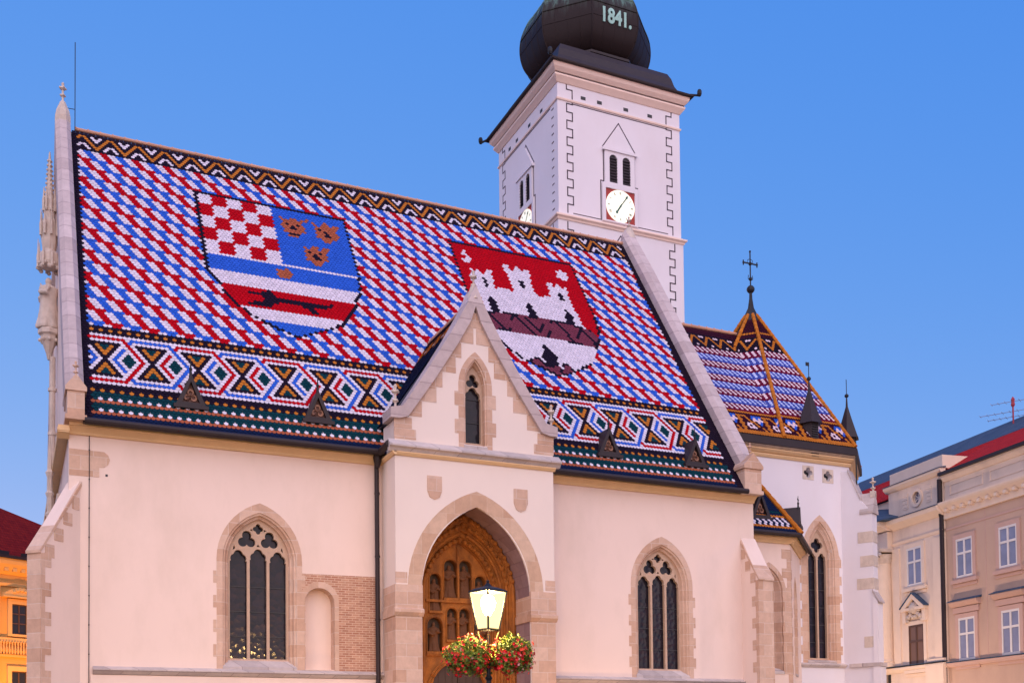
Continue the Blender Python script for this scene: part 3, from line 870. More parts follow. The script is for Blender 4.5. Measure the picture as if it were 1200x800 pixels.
# west face ornament: console, canopy
w = MB(); cx, cy = 1.12, 37.4
w.lathe(cx, cy, [(.05, 14.2), (.09, 14.4), (.20, 14.7), (.25, 14.82), (.25, 14.95), (.33, 15.0), (.33, 15.12), (.30, 15.16)], 8)
w.tube([(cx + .1, cy, 14.3), (cx + .1, cy, 9.4)], .09, 8)
for z in (13.2, 11.8, 10.4): w.lathe(cx + .1, cy, [(.13, z), (.13, z + .1)], 8)
for i in range(8):
    a = i * pi / 4; w.ball((cx + .27 * cos(a), cy + .27 * sin(a), 14.8), .06, 6, 4)
w.build('statue_console', 'palestone', church)
w = MB()
w.lathe(cx, cy, [(.30, 17.15), (.34, 17.3), (.32, 17.55), (.20, 17.7), (.24, 18.0), (.23, 18.6), (.17, 18.75), (.16, 19.3), (.10, 19.6), (.04, 20.7), (.02, 20.9)], 8)
for k, (r_, z, hh) in enumerate([(.34, 17.45, .55), (.26, 18.5, .5), (.18, 19.3, .4)]):
    for i in range(8):
        a = i * pi / 4 + .2
        w.lathe(cx + r_ * cos(a), cy + r_ * sin(a), [(.05, z - .35), (.055, z), (.03, z + .1), (.01, z + hh)], 5)
for i in range(9):
    for a in (0.4, 2.0, 3.5, 5.1):
        z = 19.4 + .15 * i; r_ = .14 - .011 * i
        w.ball((cx + r_ * cos(a), cy + r_ * sin(a), z), .04, 5, 4)
for i in range(8):
    a = i * pi / 4; w.ball((cx + .33 * cos(a), cy + .33 * sin(a), 17.1), .07, 6, 4); w.ball((cx + .33 * cos(a + .4), cy + .33 * sin(a + .4), 17.22), .05, 6, 4)
w.build('statue_canopy', 'palestone', church)
w = MB(); w.box(.93, 1.38, 31.5, 36.0, 7.2, 7.5); w.box(1.2, 1.38, 33, 34.0, 0, 9)
for z in (8.6, 9.2, 9.8): w.lathe(1.05, 34.0, [(.06, z - .2), (.12, z), (.06, z + .1)], 6)
w.lathe(1.05, 34.0, [(.09, 7.4), (.07, 10.0), (.02, 10.9)], 6)
w.build('side_pinnacle', 'palestone', church)
# raking cornice on the west face
w = MB(); w.prism([(30.0, 9.75), (30.0, 9.98), (29.73, 9.98), (29.73, 9.9)], 'x', X0 - .28, X0 + .01)
w.box(X0 - .26, X0, 29.75, 44.8, 9.86, 10.04); w.build('side_cornice', 'cornice', church)
# ============================================================ PORTAL
PF = Fr(0, 28.8, 0)
PX0, PX1, PC = 9.70, 14.60, 12.13
gl_out = [(9.55, 10.92), (9.55, 11.2), (9.92, 11.28), (10.62, 12.36), (11.34, 13.52), (11.82, 14.38), (12.13, 15.05)]
gl_in = [(9.80, 10.92), (10.06, 10.99), (10.86, 12.14), (11.60, 13.30), (11.98, 13.98), (12.13, 14.42)]
def mir(P): return [(2 * PC - x, z) for x, z in P]
wallp = [(PX0, 0), (PX1, 0), (PX1, 10.9)] + [(x - .06, z + .05) for x, z in mir(gl_in)[1:]] + [(x + .06, z + .05) for x, z in reversed(gl_in[1:-1])] + [(PX0, 10.9)]
w = MB(PF)
w.plate(wallp, [arch(PC + .01, 1.675, 0.01, 6.17, 8.645, 12), arch(PC, .36, 10.42, 12.1, 12.92, 10)], 0, 1.0)
w.box(PX0, 10.40, 1.001, 1.25, 0, 9.99); w.box(13.86, PX1, 1.001, 1.25, 0, 9.99)
w.build('portal_wall', 'pplaster', church)
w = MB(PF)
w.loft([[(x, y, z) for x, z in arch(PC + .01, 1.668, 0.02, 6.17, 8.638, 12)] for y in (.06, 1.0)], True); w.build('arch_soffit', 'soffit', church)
w = MB(PF)
A_ = arch(PC + .01, 2.09, 6.0, 6.25, 9.09, 14); A_[0] = (A_[0][0], 6.31); A_[1] = (A_[1][0], 6.31)
B_ = arch(PC + .01, 1.672, 6.31, 6.32, 8.64, 14)
ringp = [A_[1]] + A_[3:-1] + [A_[0]] + [B_[0]] + list(reversed(B_[3:-1])) + [B_[1]]
w.plate(ringp, [], -.012, .03)
w.build('arch_ring', block_mat('voussoirs', (0.52, 0.33, 0.22), (0.62, 0.44, 0.32), (0.6, 0.44, 0.33), 0.5, 0.6, .008), church)
for x0, x1, s_ in ((PX0 - .04, PC - 1.660, 1), (PC + 1.677, PX1 + .03, -1)):
    w = MB(PF)
    w.box(x0, x1, -.05, 1.0, 5.66, 6.31)
    w.prism([(-.05, 5.66), (-.12, 5.62), (-.12, 5.54), (-.04, 5.44), (1.0, 5.44), (1.0, 5.66)], 'x', x0 - .03, x1 + .02)
    w.box(x0 + .02, x1 - .02, -.025, 1.0, 0, 5.44)
    xx = (x0 + .03, x0 + .37) if s_ == 1 else (x1 - .33, x1 - .01)
    w.box(xx[0], xx[1], -.009, .02, 6.36, 6.66)
    w.build('portal_pier', 'stone', church)
for cx, zt in ((10.86, 9.42), (13.53, 9.28)):
    w = MB(PF); w.plate([(cx - .22, zt - .42), (cx - .15, zt - .6), (cx, zt - .67), (cx + .15, zt - .6), (cx + .22, zt - .42), (cx + .22, zt), (cx - .22, zt)], [], -.02, .01)
    w.build('shield_stone', 'stone', church)
# ledge above the porch
w = MB(PF); w.prism([(.03, 10.0), (-.06, 10.0), (-.12, 10.08), (-.2, 10.12), (-.2, 10.17), (.03, 10.36)], 'x', PX0 - .2, PX1 + .2)
w.build('porch_ledge', 'stone2', church)
w = MB(PF); w.prism([(.02, 9.9), (-.04, 9.9), (-.10, 9.97), (-.10, 10.0), (.02, 10.0)], 'x', PX0 - .05, PX1 + .05)
w.prism([(PX0 + .02, 9.9), (PX0 - .04, 9.9), (PX0 - .10, 9.97), (PX0 - .10, 10.0), (PX0 + .02, 10.0)], 'y', 28.7 - 28.8, 1.2)
w.build('eaves_cornice', 'cornice', church)
w = MB(); w.tube([(9.50, 29.50, 10.13), (9.52, 28.75, 10.2)], .1, 8); w.lathe(9.50, 29.75, [(.06, 9.75), (.12, 9.95), (.14, 10.1)], 8)
w.build('gutter', 'metal', church)
# stones of the gable
w = MB(PF)
for P_ in (gl_in, mir(gl_in)):
    sg = 1 if P_ is gl_in else -1
    for i in range(7):
        z0 = 11.05 + i * .46; z1 = z0 + .44
        def xin(z):
            for (xa, za), (xb, zb) in zip(gl_in, gl_in[1:]):
                if za <= z <= zb: return xa + (xb - xa) * (z - za) / (zb - za)
            return 12.13
        xa, xb = xin(z0) - .05, xin(z1) - .05
        xe = min(max(xb, xa) + .14 + (.12 if i % 2 else 0), PC)
        q = [(xa, z0), (xe, z0), (xe, z1), (xb, z1)]
        if sg < 0: q = [(2 * PC - x, z) for x, z in q]
        w.prism(q, 'y', -.012, .02)
for sg in (1, -1):
    for x, z0, z1 in ((.62, 10.38, 10.66), (.50, 10.68, 10.98)):
        a, b = (PX0 - .02, PX0 + x) if sg > 0 else (PX1 - x, PX1 + .02)
        w.box(a, b, -.013, .02, z0, z1)
w.build('gable_stones', 'stone', church)
# coping of the gable
w = MB(PF)
O = gl_out; I = gl_in
left = O + [I[-1]] + list(reversed(I[:-1]))
w.plate(left, [], -.12, .62)
w.plate(mir(left), [], -.12, .62)
gc = w.build('gable_coping', 'capstone', church)
w = MB()
w.lathe(PC, 28.85, [(.2, 14.65), (.12, 14.95), (.07, 15.1)], 8); finial(w, PC, 28.85, 14.8, .62)
w.build('apex_finial', 'palestone', church)
for x in (9.74, 14.58):
    w = MB(); finial(w, x, 28.85, 11.14, .66); w.build('kneeler_finial', 'palestone', church)
gothic_window(church, 'gable_window', PF, PC, 10.32, 12.1, 13.12, .52, .36, 12.92, .27, 10.50, 12.02, 12.72, .22, 1, .12, .40)
# roof of the porch
pr_ = MB(); pr_.prism([(9.62, 10.95), (12.13, 14.62), (14.64, 10.95)], 'y', 29.35, 32.5)
proof = pr_.build('porch_roof', 'navy', church)
ps = (14.62 - 10.95) / 2.51
def pcol(uc, j):
    n = j
    if n >= 36: return K['D']
    if 30 <= n < 36:
        ph = uc % 6; d = min(ph, 6 - ph)
        return K['O'] if abs((n - 30) / 2 - d) < .8 else (K['W'] if n == 32 and d > 2 else K['D'])
    return K['N']
lay_tiles('roof_tiles', proof, (9.62, 32.6, 10.97), (0, -1, 0), (1, 0, ps), TT, EE, 0, 26, 0, 40, pcol,
          clip=lambda U, s_: (32.6 - U) > 29.36 and (32.6 - U) < 29.5 + (10.97 + s_ * ps / hypot(1, ps) - 10.09) / kk_ + .1)
ridge_tiles(proof, 'ridge_tiles', (12.13, 29.4, 14.68), (12.13, 32.5, 14.68), .055, .37, TM[K['C']])

# ---- the carved doorway inside the porch
DF = Fr(0, 29.81, 0)
w = MB(DF)
def ring(hw, za, y, zb=0.0): return [(x, y, z) for x, z in arch(PC, hw, zb, 6.25, za, 12)]
prof = [(1.70, 8.68, .0), (1.52, 8.42, .0), (1.52, 8.42, .04), (1.47, 8.34, .10), (1.50, 8.38, .16), (1.36, 8.2, .16), (1.34, 8.18, .24), (1.40, 8.25, .28), (1.24, 8.06, .28), (1.20, 8.0, .36), (1.25, 8.07, .40), (1.06, 7.86, .40), (1.04, 7.83, .62)]
w.loft([ring(*p) for p in prof], True)
port = w.build('doorway_arch', 'carved', church, label='carved stepped doorway arch')
w = MB(DF)
for hw, za, y in ((1.60, 8.54, .0), (1.44, 8.31, .10), (1.31, 8.14, .22), (1.15, 7.94, .35)):
    A = arch(PC, hw, 0.1, 6.25, za, 12)[1:]
    w.tube([(x, y, z) for x, z in A[:13]] , .052, 6)
    w.tube([(x, y, z) for x, z in A[13:]] + [(PC - hw, y, .1)], .052, 6)
    for k in range(3, 22):
        if hw > 1.4 or hw < 1.2:
            x, z = A[k]; w.ball((x, y - .05, z), .075, 6, 4)
w.build('arch_roll', 'carved', port)
w = MB(DF)
ty = .46
niches = [('B', 11.70, 12.09, 6.22, 7.36), ('C', 12.17, 12.56, 6.22, 7.36), ('A', 11.24, 11.58, 5.82, 6.92), ('D', 12.68, 13.02, 5.82, 6.92),
          ('E', 11.78, 12.09, 4.98, 5.92), ('F', 12.17, 12.48, 4.98, 5.92), ('G', 11.16, 11.62, 4.62, 5.62), ('H', 12.64, 13.10, 4.62, 5.62)]
tp = arch(PC, 1.055, 0.0, 6.25, 7.85, 12)
hl = [arch((a + b) / 2, (b - a) / 2, z0, z1 - (b - a) / 2, z1 + .001, 6) for _, a, b, z0, z1 in niches]
hl.append(arch(PC, .86, .01, 3.45, 4.32, 12))
w.plate(tp, hl, ty, ty + .24)
w.build('tympanum', 'carved', port)
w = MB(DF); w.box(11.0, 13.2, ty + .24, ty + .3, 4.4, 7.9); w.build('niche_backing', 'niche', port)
w = MB(DF)
for _, a, b, z0, z1 in niches:
    A = arch((a + b) / 2, (b - a) / 2 + .03, z0, z1 - (b - a) / 2, z1 + .04, 6)
    w.tube([(x, ty - .01, z) for x, z in A[1:]] + [(A[0][0], ty - .01, A[0][1])], .022, 5)
    w.box(a - .05, b + .05, ty - .08, ty + .1, z0 - .07, z0)
w.box(PC - .03, PC + .03, ty - .05, ty, 6.2, 7.75)
w.box(11.1, 13.16, ty - .07, ty, 6.08, 6.15)
w.box(11.1, 13.16, ty - .06, ty, 4.50, 4.56)
for hw in (.90, .98): 
    A = arch(PC, hw, .1, 3.45, 3.45 + hw + .01, 12)
    w.tube([(x, ty - .02, z) for x, z in A[1:]] + [(A[0][0], ty - .02, .1)], .04, 6)
w.build('tympanum_moulding', 'carved', port)
w = MB(DF); w.box(11.2, 12.12, ty + .1, ty + .16, 0, 4.4); w.box(12.14, 13.06, ty + .1, ty + .16, 0, 4.4)
for k in range(8): w.box(11.3 + .22 * k, 11.32 + .22 * k, ty + .085, ty + .1, 0, 4.3)
w.build('door', mat('dark_oak', (.06, .03, .015), .6, .2, 8), port)

def figure(mb, x, y, z, h, seed=0, ang=0.0):
    """robed standing saint: folds in the robe, shoulders, arms held to the chest, bearded head"""
    rnd = random.Random(seed)
    N = 20; rings = []
    lv = [(0, .20), (.05, .205), (.18, .175), (.35, .155), (.52, .145), (.62, .15), (.72, .165), (.79, .16), (.825, .11), (.85, .055), (.87, .05)]
    ph = rnd.uniform(0, 6)
    for t, r in lv:
        R = []
        for i in range(N):
            a = 2 * pi * i / N
            f = 1 + (.09 * sin(6 * a + ph + t * 5) + .05 * sin(9 * a - t * 7)) * max(0, 1 - t / .7)
            R.append((x + r * h * f * cos(a) * 1.05, y + r * h * f * sin(a) * .78, z + t * h))
        rings.append(R)
    mb.loft(rings, True, True, True)
    mb.lathe(x, y, [(.01, z + .845 * h), (.045 * h, z + .86 * h), (.062 * h, z + .91 * h), (.058 * h, z + .95 * h), (.035 * h, z + .985 * h), (.005, z + 1.0 * h)], 10)
    c, s_ = cos(ang), sin(ang)
    def q(a, b, t): return (x + (a * c - b * s_) * h, y + (a * s_ + b * c) * h, z + t * h)
    mb.tube([q(-.15, 0, .78), q(-.19, -.03, .62), q(-.10, -.14, .56), q(.0, -.16, .60)], [.055 * h, .05 * h, .042 * h, .03 * h], 8)
    mb.tube([q(.15, 0, .78), q(.20, -.04, .64), q(.12, -.14, .66), q(.03, -.16, .70)], [.055 * h, .05 * h, .042 * h, .03 * h], 8)
    mb.tube([q(-.02, -.12, .4), q(.02, -.14, .86 if seed % 2 else .7)], .018 * h, 6)

pos_lbl = {'B': 'left of the upper pair of tall niches', 'C': 'right of the upper pair of tall niches', 'A': 'upper niche at far left of the tympanum',
           'D': 'upper niche at far right, behind the lit lantern', 'E': 'left of the small middle pair of niches', 'F': 'right of the small middle pair of niches',
           'G': 'low wide niche at far left above the door', 'H': 'low wide niche at far right above the door'}
M['dimcarved'] = mat('shaded_carved_stone', (0.16, 0.06, 0.02), 0.8, 0.3, 6, 0.6, 22)  # carved stone darkened in its colour for the shade inside the niches
for i, (n_, a, b, z0, z1) in enumerate(niches):
    w = MB(Fr((a + b) / 2, 29.81 + ty + .12, 0, z0))
    figure(w, 0, 0, 0, (z1 - z0) * .88, i)
    for p_i in range(len(w.v)):
        pass
    o = w.build('niche_statue', 'dimcarved', smooth=True)
    o.data.transform(Matrix.Translation(-Vector(((a + b) / 2, 29.81 + ty + .12, z0)))); o.location = ((a + b) / 2, 29.81 + ty + .12, z0)
    tag(o, 'small carved saint in the ' + pos_lbl[n_], 'statue', 'carved saints in the doorway niches')
    rm = o.modifiers.new('one_surface', 'REMESH'); rm.mode = 'VOXEL'; rm.voxel_size = .018; rm.use_smooth_shade = True

w = MB(Fr(0, 0, 0, 0)); figure(w, 0, 0, 0, 1.66, 3, -pi / 2)
o = w.build('statue', 'palestone', smooth=True); o.location = (1.10, 37.38, 15.17)
tag(o, 'pale stone robed saint standing on a console on the far left gable', 'statue')
rm = o.modifiers.new('one_surface', 'REMESH'); rm.mode = 'VOXEL'; rm.voxel_size = .025; rm.use_smooth_shade = True

# ============================================================ SIDE CHAPEL
CS = Fr(22.72, 31.2, 0); CE = Fr(25.2, 31.2, 45)
w = MB(CS)
w.plate([(.0, 0), (2.48, 0), (2.48, 9.0), (.0, 9.0)], [arch(1.53, .60, 4.35, 7.08, 8.02, 10)], 0, .55)
w2 = MB(CE); w2.plate([(0, 0), (3.3, 0), (3.3, 9.0), (0, 9.0)], [arch(1.45, .42, 4.35, 7.05, 7.8, 10)], 0, .5)
w.v += w2.v; n0 = len(w.v) - len(w2.v); w.f += [[i + n0 for i in f] for f in w2.f]; w.mi += w2.mi
w.build('chapel_wall', 'plaster', church)
gothic_window(church, 'chapel_window', CS, 1.53, 4.30, 7.08, 8.20, .75, .60, 8.02, .27, 4.60, 7.10, 7.62, .40, 1, .08, .34)
gothic_window(church, 'chapel_window', CE, 1.45, 4.30, 7.05, 7.95, .55, .42, 7.80, .20, 4.60, 7.05, 7.5, .35, 1, .08, .34, blind=True)
w = MB(CS); quoins(w, 2.48, -1, .2, 8.7, .16, .38, .34, -.012, .02)
for i in range(26):
    if i % 3 == 0: pass
w.v = w.v; w.build('quoin_stones', 'stone', church)
w = MB(CE); quoins(w, 0, 1, .2, 8.7, .16, .34, .34, -.012, .02); w.build('quoin_stones', 'stone', church)
for fr, a, b in ((CS, 0, 2.60), (CE, -.12, 3.25)):
    cornice('eaves_cornice', a, b, fr, 9.08, s=.9)
w = MB(); w.tube([(22.74, 30.82, 9.16), (25.34, 30.82, 9.16), (27.98, 33.46, 9.16)], .09, 8); w.build('gutter', 'metal', church)
T_ = (24.27, 33.5, 12.75)
w = MB(); w.add([(22.72, 30.86, 9.16), (25.36, 30.86, 9.16), (28.0, 33.5, 9.16), T_, (22.72, 33.5, 12.75), (22.72, 33.5, 9.16)],
                [(0, 1, 3, 4), (1, 2, 3), (0, 1, 2, 5), (0, 4, 5), (4, 3, 2, 5)])
cr_ = w.build('chapel_roof', 'navy', church)
sl1 = (12.75 - 9.16) / (33.5 - 30.86)
def ccol(uc, j):
    if j in (0, 1): return K['N']
    if j in (2, 7): return K['O']
    if j in (3, 4, 5, 6): return K['W'] if int(uc / 1.0 + (0.5 if j in (5, 6) else 0)) % 2 else K['N']
    return K['N'] if j % 9 else K['G']
def clip1(U, s_):
    y = 30.86 + s_ / hypot(1, sl1); return 22.72 + U < 25.36 - (y - 30.86) * .414 and y < 33.5
lay_tiles('roof_tiles', cr_, (22.72, 30.86, 9.18), (1, 0, 0), (0, 1, sl1), TT, EE, 0, 24, 0, 42, ccol, clip=clip1)
hb = 3.73; d2 = (Vector((25.36, 30.86, 0)) + Vector((28.0, 33.5, 0))) / 2
# slope of the turned face
pn = (Vector((28.0, 33.5, 9.16)) - Vector((25.36, 30.86, 9.16))).cross(Vector(T_) - Vector((25.36, 30.86, 9.16))).normalized()
uv2 = Vector((1, 1, 0)).normalized(); sv2 = pn.cross(uv2).normalized()
if sv2.z < 0: sv2 = -sv2
def clip2(U, s_):
    p = Vector((25.36, 30.86, 9.18)) + uv2 * U + sv2 * s_
    return p.y < 33.5 and (p.x - 25.36) > -(p.y - 30.86) * .414
lay_tiles('roof_tiles', cr_, (25.36, 30.86, 9.18), uv2, sv2, TT, EE, -12, 31, 0, 42, ccol, clip=clip2)
ridge_tiles(cr_, 'ridge_tiles', (25.40, 30.80, 9.22), (T_[0], T_[1], T_[2] + .06), .085, .32, TM[K['O']])
dormer(church, Fr(0, 31.28, 0), 24.05, 9.78, .42, .95, .9)
dormer(church, Fr(25.2 + 1.72, 31.2 + 1.52, 45), .2, 10.0, .28, .72, .7, cross=True)

# ============================================================ CHANCEL
HF = Fr(22.72, 33.5, 0)
w = MB(HF)
wc = 28.50 - 22.72
qv = [(27.99 - 22.72, 12.26), (28.95 - 22.72, 12.21)]
w.plate([(0, 0), (7.30, 0), (7.30, 12.85), (0, 12.85)], [arch(wc, .70, 4.98, 8.95, 10.40, 10)] + [lobes(a, b, 4, .095, .12) for a, b in qv], 0, .6)
poly = [(30.02, 33.501), (32.3, 35.78), (32.3, 39.02), (30.02, 41.3), (22.72, 41.3), (22.72, 34.7), (30.0, 34.7), (30.0, 33.9)]
w.fr = ID; w.prism(poly, 'z', 0, 12.85)
w.build('chancel_wall', 'tplaster', church)
gothic_window(church, 'chancel_window', HF, wc, 4.92, 8.95, 10.66, .92, .70, 10.40, .45, 5.10, 9.00, 10.02, .22, 2, .10, .34)
for a, b in qv:
    w = MB(HF); w.plate([(a - .27, b - .27), (a + .27, b - .27), (a + .27, b + .27), (a - .27, b + .27)], [lobes(a, b, 4, .09, .12)], -.012, .02)
    o = w.build('quatrefoil_vent', 'palestone', church); w = MB(HF); w.box(a - .26, a + .26, .25, .3, b - .26, b + .26); w.build('vent_backing', 'lead', o)
# string course and plinth
def wcourse(name, pts, z, o_, h, m, parent=church, close=False):
    """moulding that follows a plan polyline; outside is on the right-hand side"""
    w = MB(); n = len(pts)
    prof = [(-.02, z - h), (o_ * .45, z - h), (o_, z - h * .4), (o_, z - h * .15), (-.02, z + h * .3)]
    rings = []
    for i, p in enumerate(pts):
        a = Vector(pts[max(i - 1, 0)]); b = Vector(p); c = Vector(pts[min(i + 1, n - 1)])
        d1 = (b - a).normalized() if i else (c - b).normalized(); d2 = (c - b).normalized() if i < n - 1 else d1
        n1 = Vector((d1.y, -d1.x)); n2 = Vector((d2.y, -d2.x)); nn = (n1 + n2).normalized(); k = 1 / max(.4, nn.dot(n1))
        rings.append([(b.x + nn.x * k * q, b.y + nn.y * k * q, zz) for q, zz in prof])
    w.loft(rings, True, True, True)
    return w.build(name, m, parent)
wcourse('string_course', [(26.6, 33.5), (30.02, 33.5), (32.3, 35.78)], 4.9, .12, .14, 'stone2')
ea = [(22.72, 33.5), (30.02, 33.5), (32.3, 35.78), (32.3, 39.0)]
wcourse('eaves_cornice', ea, 12.80, .10, .14, 'cornice'); wcourse('eaves_cornice', ea, 12.98, .2, .16, 'cornice')
wcourse('eaves_cornice', ea, 13.08, .25, .1, 'palestone')
AC = (28.4, 37.4)
def octo(r): 
    t = r * math.tan(pi / 8); x, y = AC
    return [(x - t, y - r), (x + t, y - r), (x + r, y - t), (x + r, y + t), (x + t, y + r), (x - t, y + r), (x - r, y + t), (x - r, y - t)]
w = MB(); O_ = octo(4.24)
w.prism([(22.74, 33.16), O_[1], O_[2], O_[3], O_[4], (22.74, 41.64)], 'z', 13.06, 13.34)
w.build('eaves_board', 'metal', church)
zA, zR, zP = 13.36, 18.90, 20.15
O_ = octo(4.18)
w = MB(); w.prism([(33.24, zA), (37.41, zR), (41.58, zA)], 'x', 22.72, 28.4)
w.add([(x, y, zA) for x, y in O_] + [(28.4, 37.4, zP)], [(i, (i + 1) % 8, 8) for i in range(8)] + [tuple(range(8))])
ch_roof = w.build('chancel_roof', 'metal', church)
kA = (zR - zA) / 4.17; LA = hypot(4.17, zR - zA)
kP = (zP - zA) / 4.18; LP = hypot(4.18, zP - zA)
def chcol(zfun):
    def f(uc, j):
        t = j         # rows 0..59 over the height
        if t == 0 or t == 11: return K['O']
        if t == 1 or t == 10: return K['O'] if t == 1 else K['A']
        if t < 11:
            ph = (uc + (5.5 if zfun else .5)) % 10
            if ph < .8 or ph > 9.4: return K['O']
            # diagonal from top left to bottom right
            xd = 1.0 + (10 - t) * .89
            if abs(ph - xd) < .62: return K['O']
            if ph > xd:
                dx, dy = ph - 7.0, t - 7.4
                r_ = hypot(dx, dy)
                if r_ < .6: return K['B']
                if r_ < 1.65: return K['K']
                return K['B'] if r_ < 2.5 and abs(ph - xd) > 1.5 and ph < 8.8 else K['A']
            dx, dy = ph - 3.1, t - 3.7
            r_ = hypot(dx, dy)
            return K['A'] if r_ < .6 else K['K'] if r_ < 1.65 else K['A']
        if t < 48:
            r = t - 12; k, i = (35 - r) // 4, (35 - r) % 4
            ph = (uc - i * .5 - k * 1.5) % 2
            cc = K['M'] if k % 2 == 0 else K['I']
            if i == 3: return cc
            return (K['K'] if k % 2 == 0 else K['L']) if ph < 1 else cc
        if t < 56:
            h = t - 49; per = 6.0; ph = uc % per; d = min(ph, per - ph)
            if 0 <= h <= 5 and abs(h / 2 - d) < .75: return K['O']
            if h == 5 and d < .8: return K['K']
            if h == 0 and d > 2.4: return K['K']
            return K['D']
        return K['A'] if zfun == 0 else K['O'] if t == 58 else K['A']
    return f
EA = LA / 60
def clipA(U, s_): return 22.72 + U < 26.67 + (28.4 - 26.67) * (s_ / LP) + .05
lay_tiles('roof_tiles', ch_roof, (22.72, 33.24, zA + .01), (1, 0, 0), (0, 1, kA), .1185, EA, 0, 48, 0, 59, chcol(0), clip=clipA)
EP = EA * (kA / hypot(1, kA)) / (kP / hypot(1, kP))
def clipP(U, s_):
    f = 1 - s_ / LP; return abs(U) < 1.74 * f + .03 and f > .1
lay_tiles('roof_tiles', ch_roof, (28.4, 33.22, zA + .01), (1, 0, 0), (0, 1, kP), .1185, EP, -16, 16, 0, 70, chcol(1), clip=clipP)
for a in (-45, 45):
    fr = Fr(AC[0], AC[1], a)
    def clipS(U, s_, a=a):
        f = 1 - s_ / LP
        if abs(U) > 1.74 * f + .03 or f < .1: return False
        if a > 0: return True
        p = fr.o + fr.x * U - fr.y * (4.18 * f)
        z = zA + s_ * kP / hypot(1, kP)
        return z > zA + (p.y - 33.24) * kA - .1
    o_ = fr.o - fr.y * 4.19
    lay_tiles('roof_tiles', ch_roof, (o_.x, o_.y, zA + .01), tuple(fr.x), tuple(fr.y + Vector((0, 0, kP))), .1185, EP, -16, 16, 0, 70, chcol(1), clip=clipS)
for i, (x, y) in enumerate(O_):
    s0 = 0.0 if i not in (7, 6, 5, 0) else 0.0
    p0 = Vector((x, y, zA + .06)); p1 = Vector((28.4, 37.4, zP + .08))
    if i == 7: p0 = p0.lerp(p1, .70)
    if i == 6: p0 = p0.lerp(p1, .72)
    p1 = p0.lerp(p1, .94) if i not in (6, 7) else p0.lerp(p1, .8)
    ridge_tiles(ch_roof, 'hip_tiles', p0, p1, .075, .26, TM[K['O']], knob=i in (1,))
ridge_tiles(ch_roof, 'ridge_tiles', (22.75, 37.41, zR + .08), (27.6, 37.41, zR + .08), .07, .37, TM[K['C']])
w = MB(); w.lathe(28.4, 37.4, [(.50, 19.35), (.34, 19.75), (.13, 20.2), (.07, 20.6), (.06, 20.9)], 8, pi / 8)
w.ball((28.4, 37.4, 21.0), .17, 10, 8); w.tube([(28.4, 37.4, 21.1), (28.4, 37.4, 22.6)], .028, 6)
w.box(28.05, 28.75, 37.38, 37.42, 22.08, 22.13)
for z in (21.45, 22.10): w.ball((28.4, 37.4, z), .08, 6, 5)
for dx in (-.35, .35):
    w.ball((28.4 + dx, 37.4, 22.1), .05, 6, 4); w.ball((28.4 + dx, 37.4, 22.18), .035, 6, 4); w.ball((28.4 + dx, 37.4, 22.02), .035, 6, 4)
w.ball((28.4, 37.4, 22.62), .05, 6, 4)
for s_ in (-1, 1):
    w.tube([(28.4, 37.4, 21.35), (28.4 + s_ * .12, 37.4, 21.45), (28.4 + s_ * .1, 37.4, 21.6)], .018, 4)
    w.tube([(28.4, 37.4, 22.3), (28.4 + s_ * .12, 37.4, 22.25), (28.4 + s_ * .14, 37.4, 22.12)], .014, 4)
w.build('apse_cross', 'iron', church)
def turret(fr, z0):
    w = MB(fr)
    w.lathe(0, 0, [(.34, z0 - .6), (.34, z0 + .80)], 6, 0, 1, 1)
    o = w.build('roof_turret', 'metal', church)
    r = MB(fr); r.lathe(0, 0, [(.50, z0 + .70), (.47, z0 + .76), (.22, z0 + 1.5), (.05, z0 + 2.05), (.03, z0 + 2.4)], 6); r.build('turret_roof', 'metal', o)
    l = MB(fr)
    for k in range(7): l.hexa([(-.14, -.33, z0 + .08 + k * .09), (.14, -.33, z0 + .08 + k * .09), (.14, -.29, z0 + .12 + k * .09), (-.14, -.29, z0 + .12 + k * .09),
                               (-.14, -.34, z0 + .09 + k * .09), (.14, -.34, z0 + .09 + k * .09), (.14, -.30, z0 + .13 + k * .09), (-.14, -.30, z0 + .13 + k * .09)])
    l.build('turret_louvre', 'lead', o)
    v = MB(fr); v.tube([(0, 0, z0 + 2.3), (0, 0, z0 + 3.15)], .016, 5); v.ball((0, 0, z0 + 2.5), .085, 8, 6)
    v.box(-.14, .02, -.01, .01, z0 + 3.0, z0 + 3.14); v.build('weather_vane', 'iron', o)
turret(Fr(28.22, 33.62, 0), 13.48)
fr = Fr(AC[0], AC[1], 45); p = fr.o - fr.y * 3.78
turret(Fr(p.x, p.y, 45), 13.50)
# corner buttress of the chancel
bf = Fr(29.92, 33.42, 28)
w = MB(bf)
w.prism([(.3, 0), (-.98, 0), (-.98, 10.7), (-.5, 11.25), (-.08, 12.35), (.3, 12.5)], 'x', -.26, .26)
w.prism([(-.94, 0), (-1.13, 0), (-1.13, 7.25), (-.94, 7.6)], 'x', -.29, .29)
w.prism([(-.92, 0), (-1.2, 0), (-1.2, 4.75), (-.92, 4.8)], 'x', -.32, .32)
o = w.build('buttress', 'tplaster', church)
w = MB(bf)
w.prism([(-.30, 10.66), (-.30, 10.76), (0, 11.5), (.30, 10.76), (.30, 10.66)], 'y', -1.04, -.5)
w.build('buttress_coping', 'stone2', o)
w = MB(bf); w.prism([(-1.2, 7.2), (-1.2, 7.27), (-.94, 7.72), (-.94, 7.6)], 'x', -.32, .32)
w.build('buttress_coping', 'stone2', o)
w = MB(bf); w.prism([(-.54, 11.2), (-.54, 11.32), (-.05, 12.5), (-.05, 12.36)], 'x', -.29, .29)
w.build('buttress_coping', 'stone2', o)
w = MB(bf); w.box(-.35, .35, -1.24, .0, 4.76, 4.9); w.build('string_course', 'stone2', o)
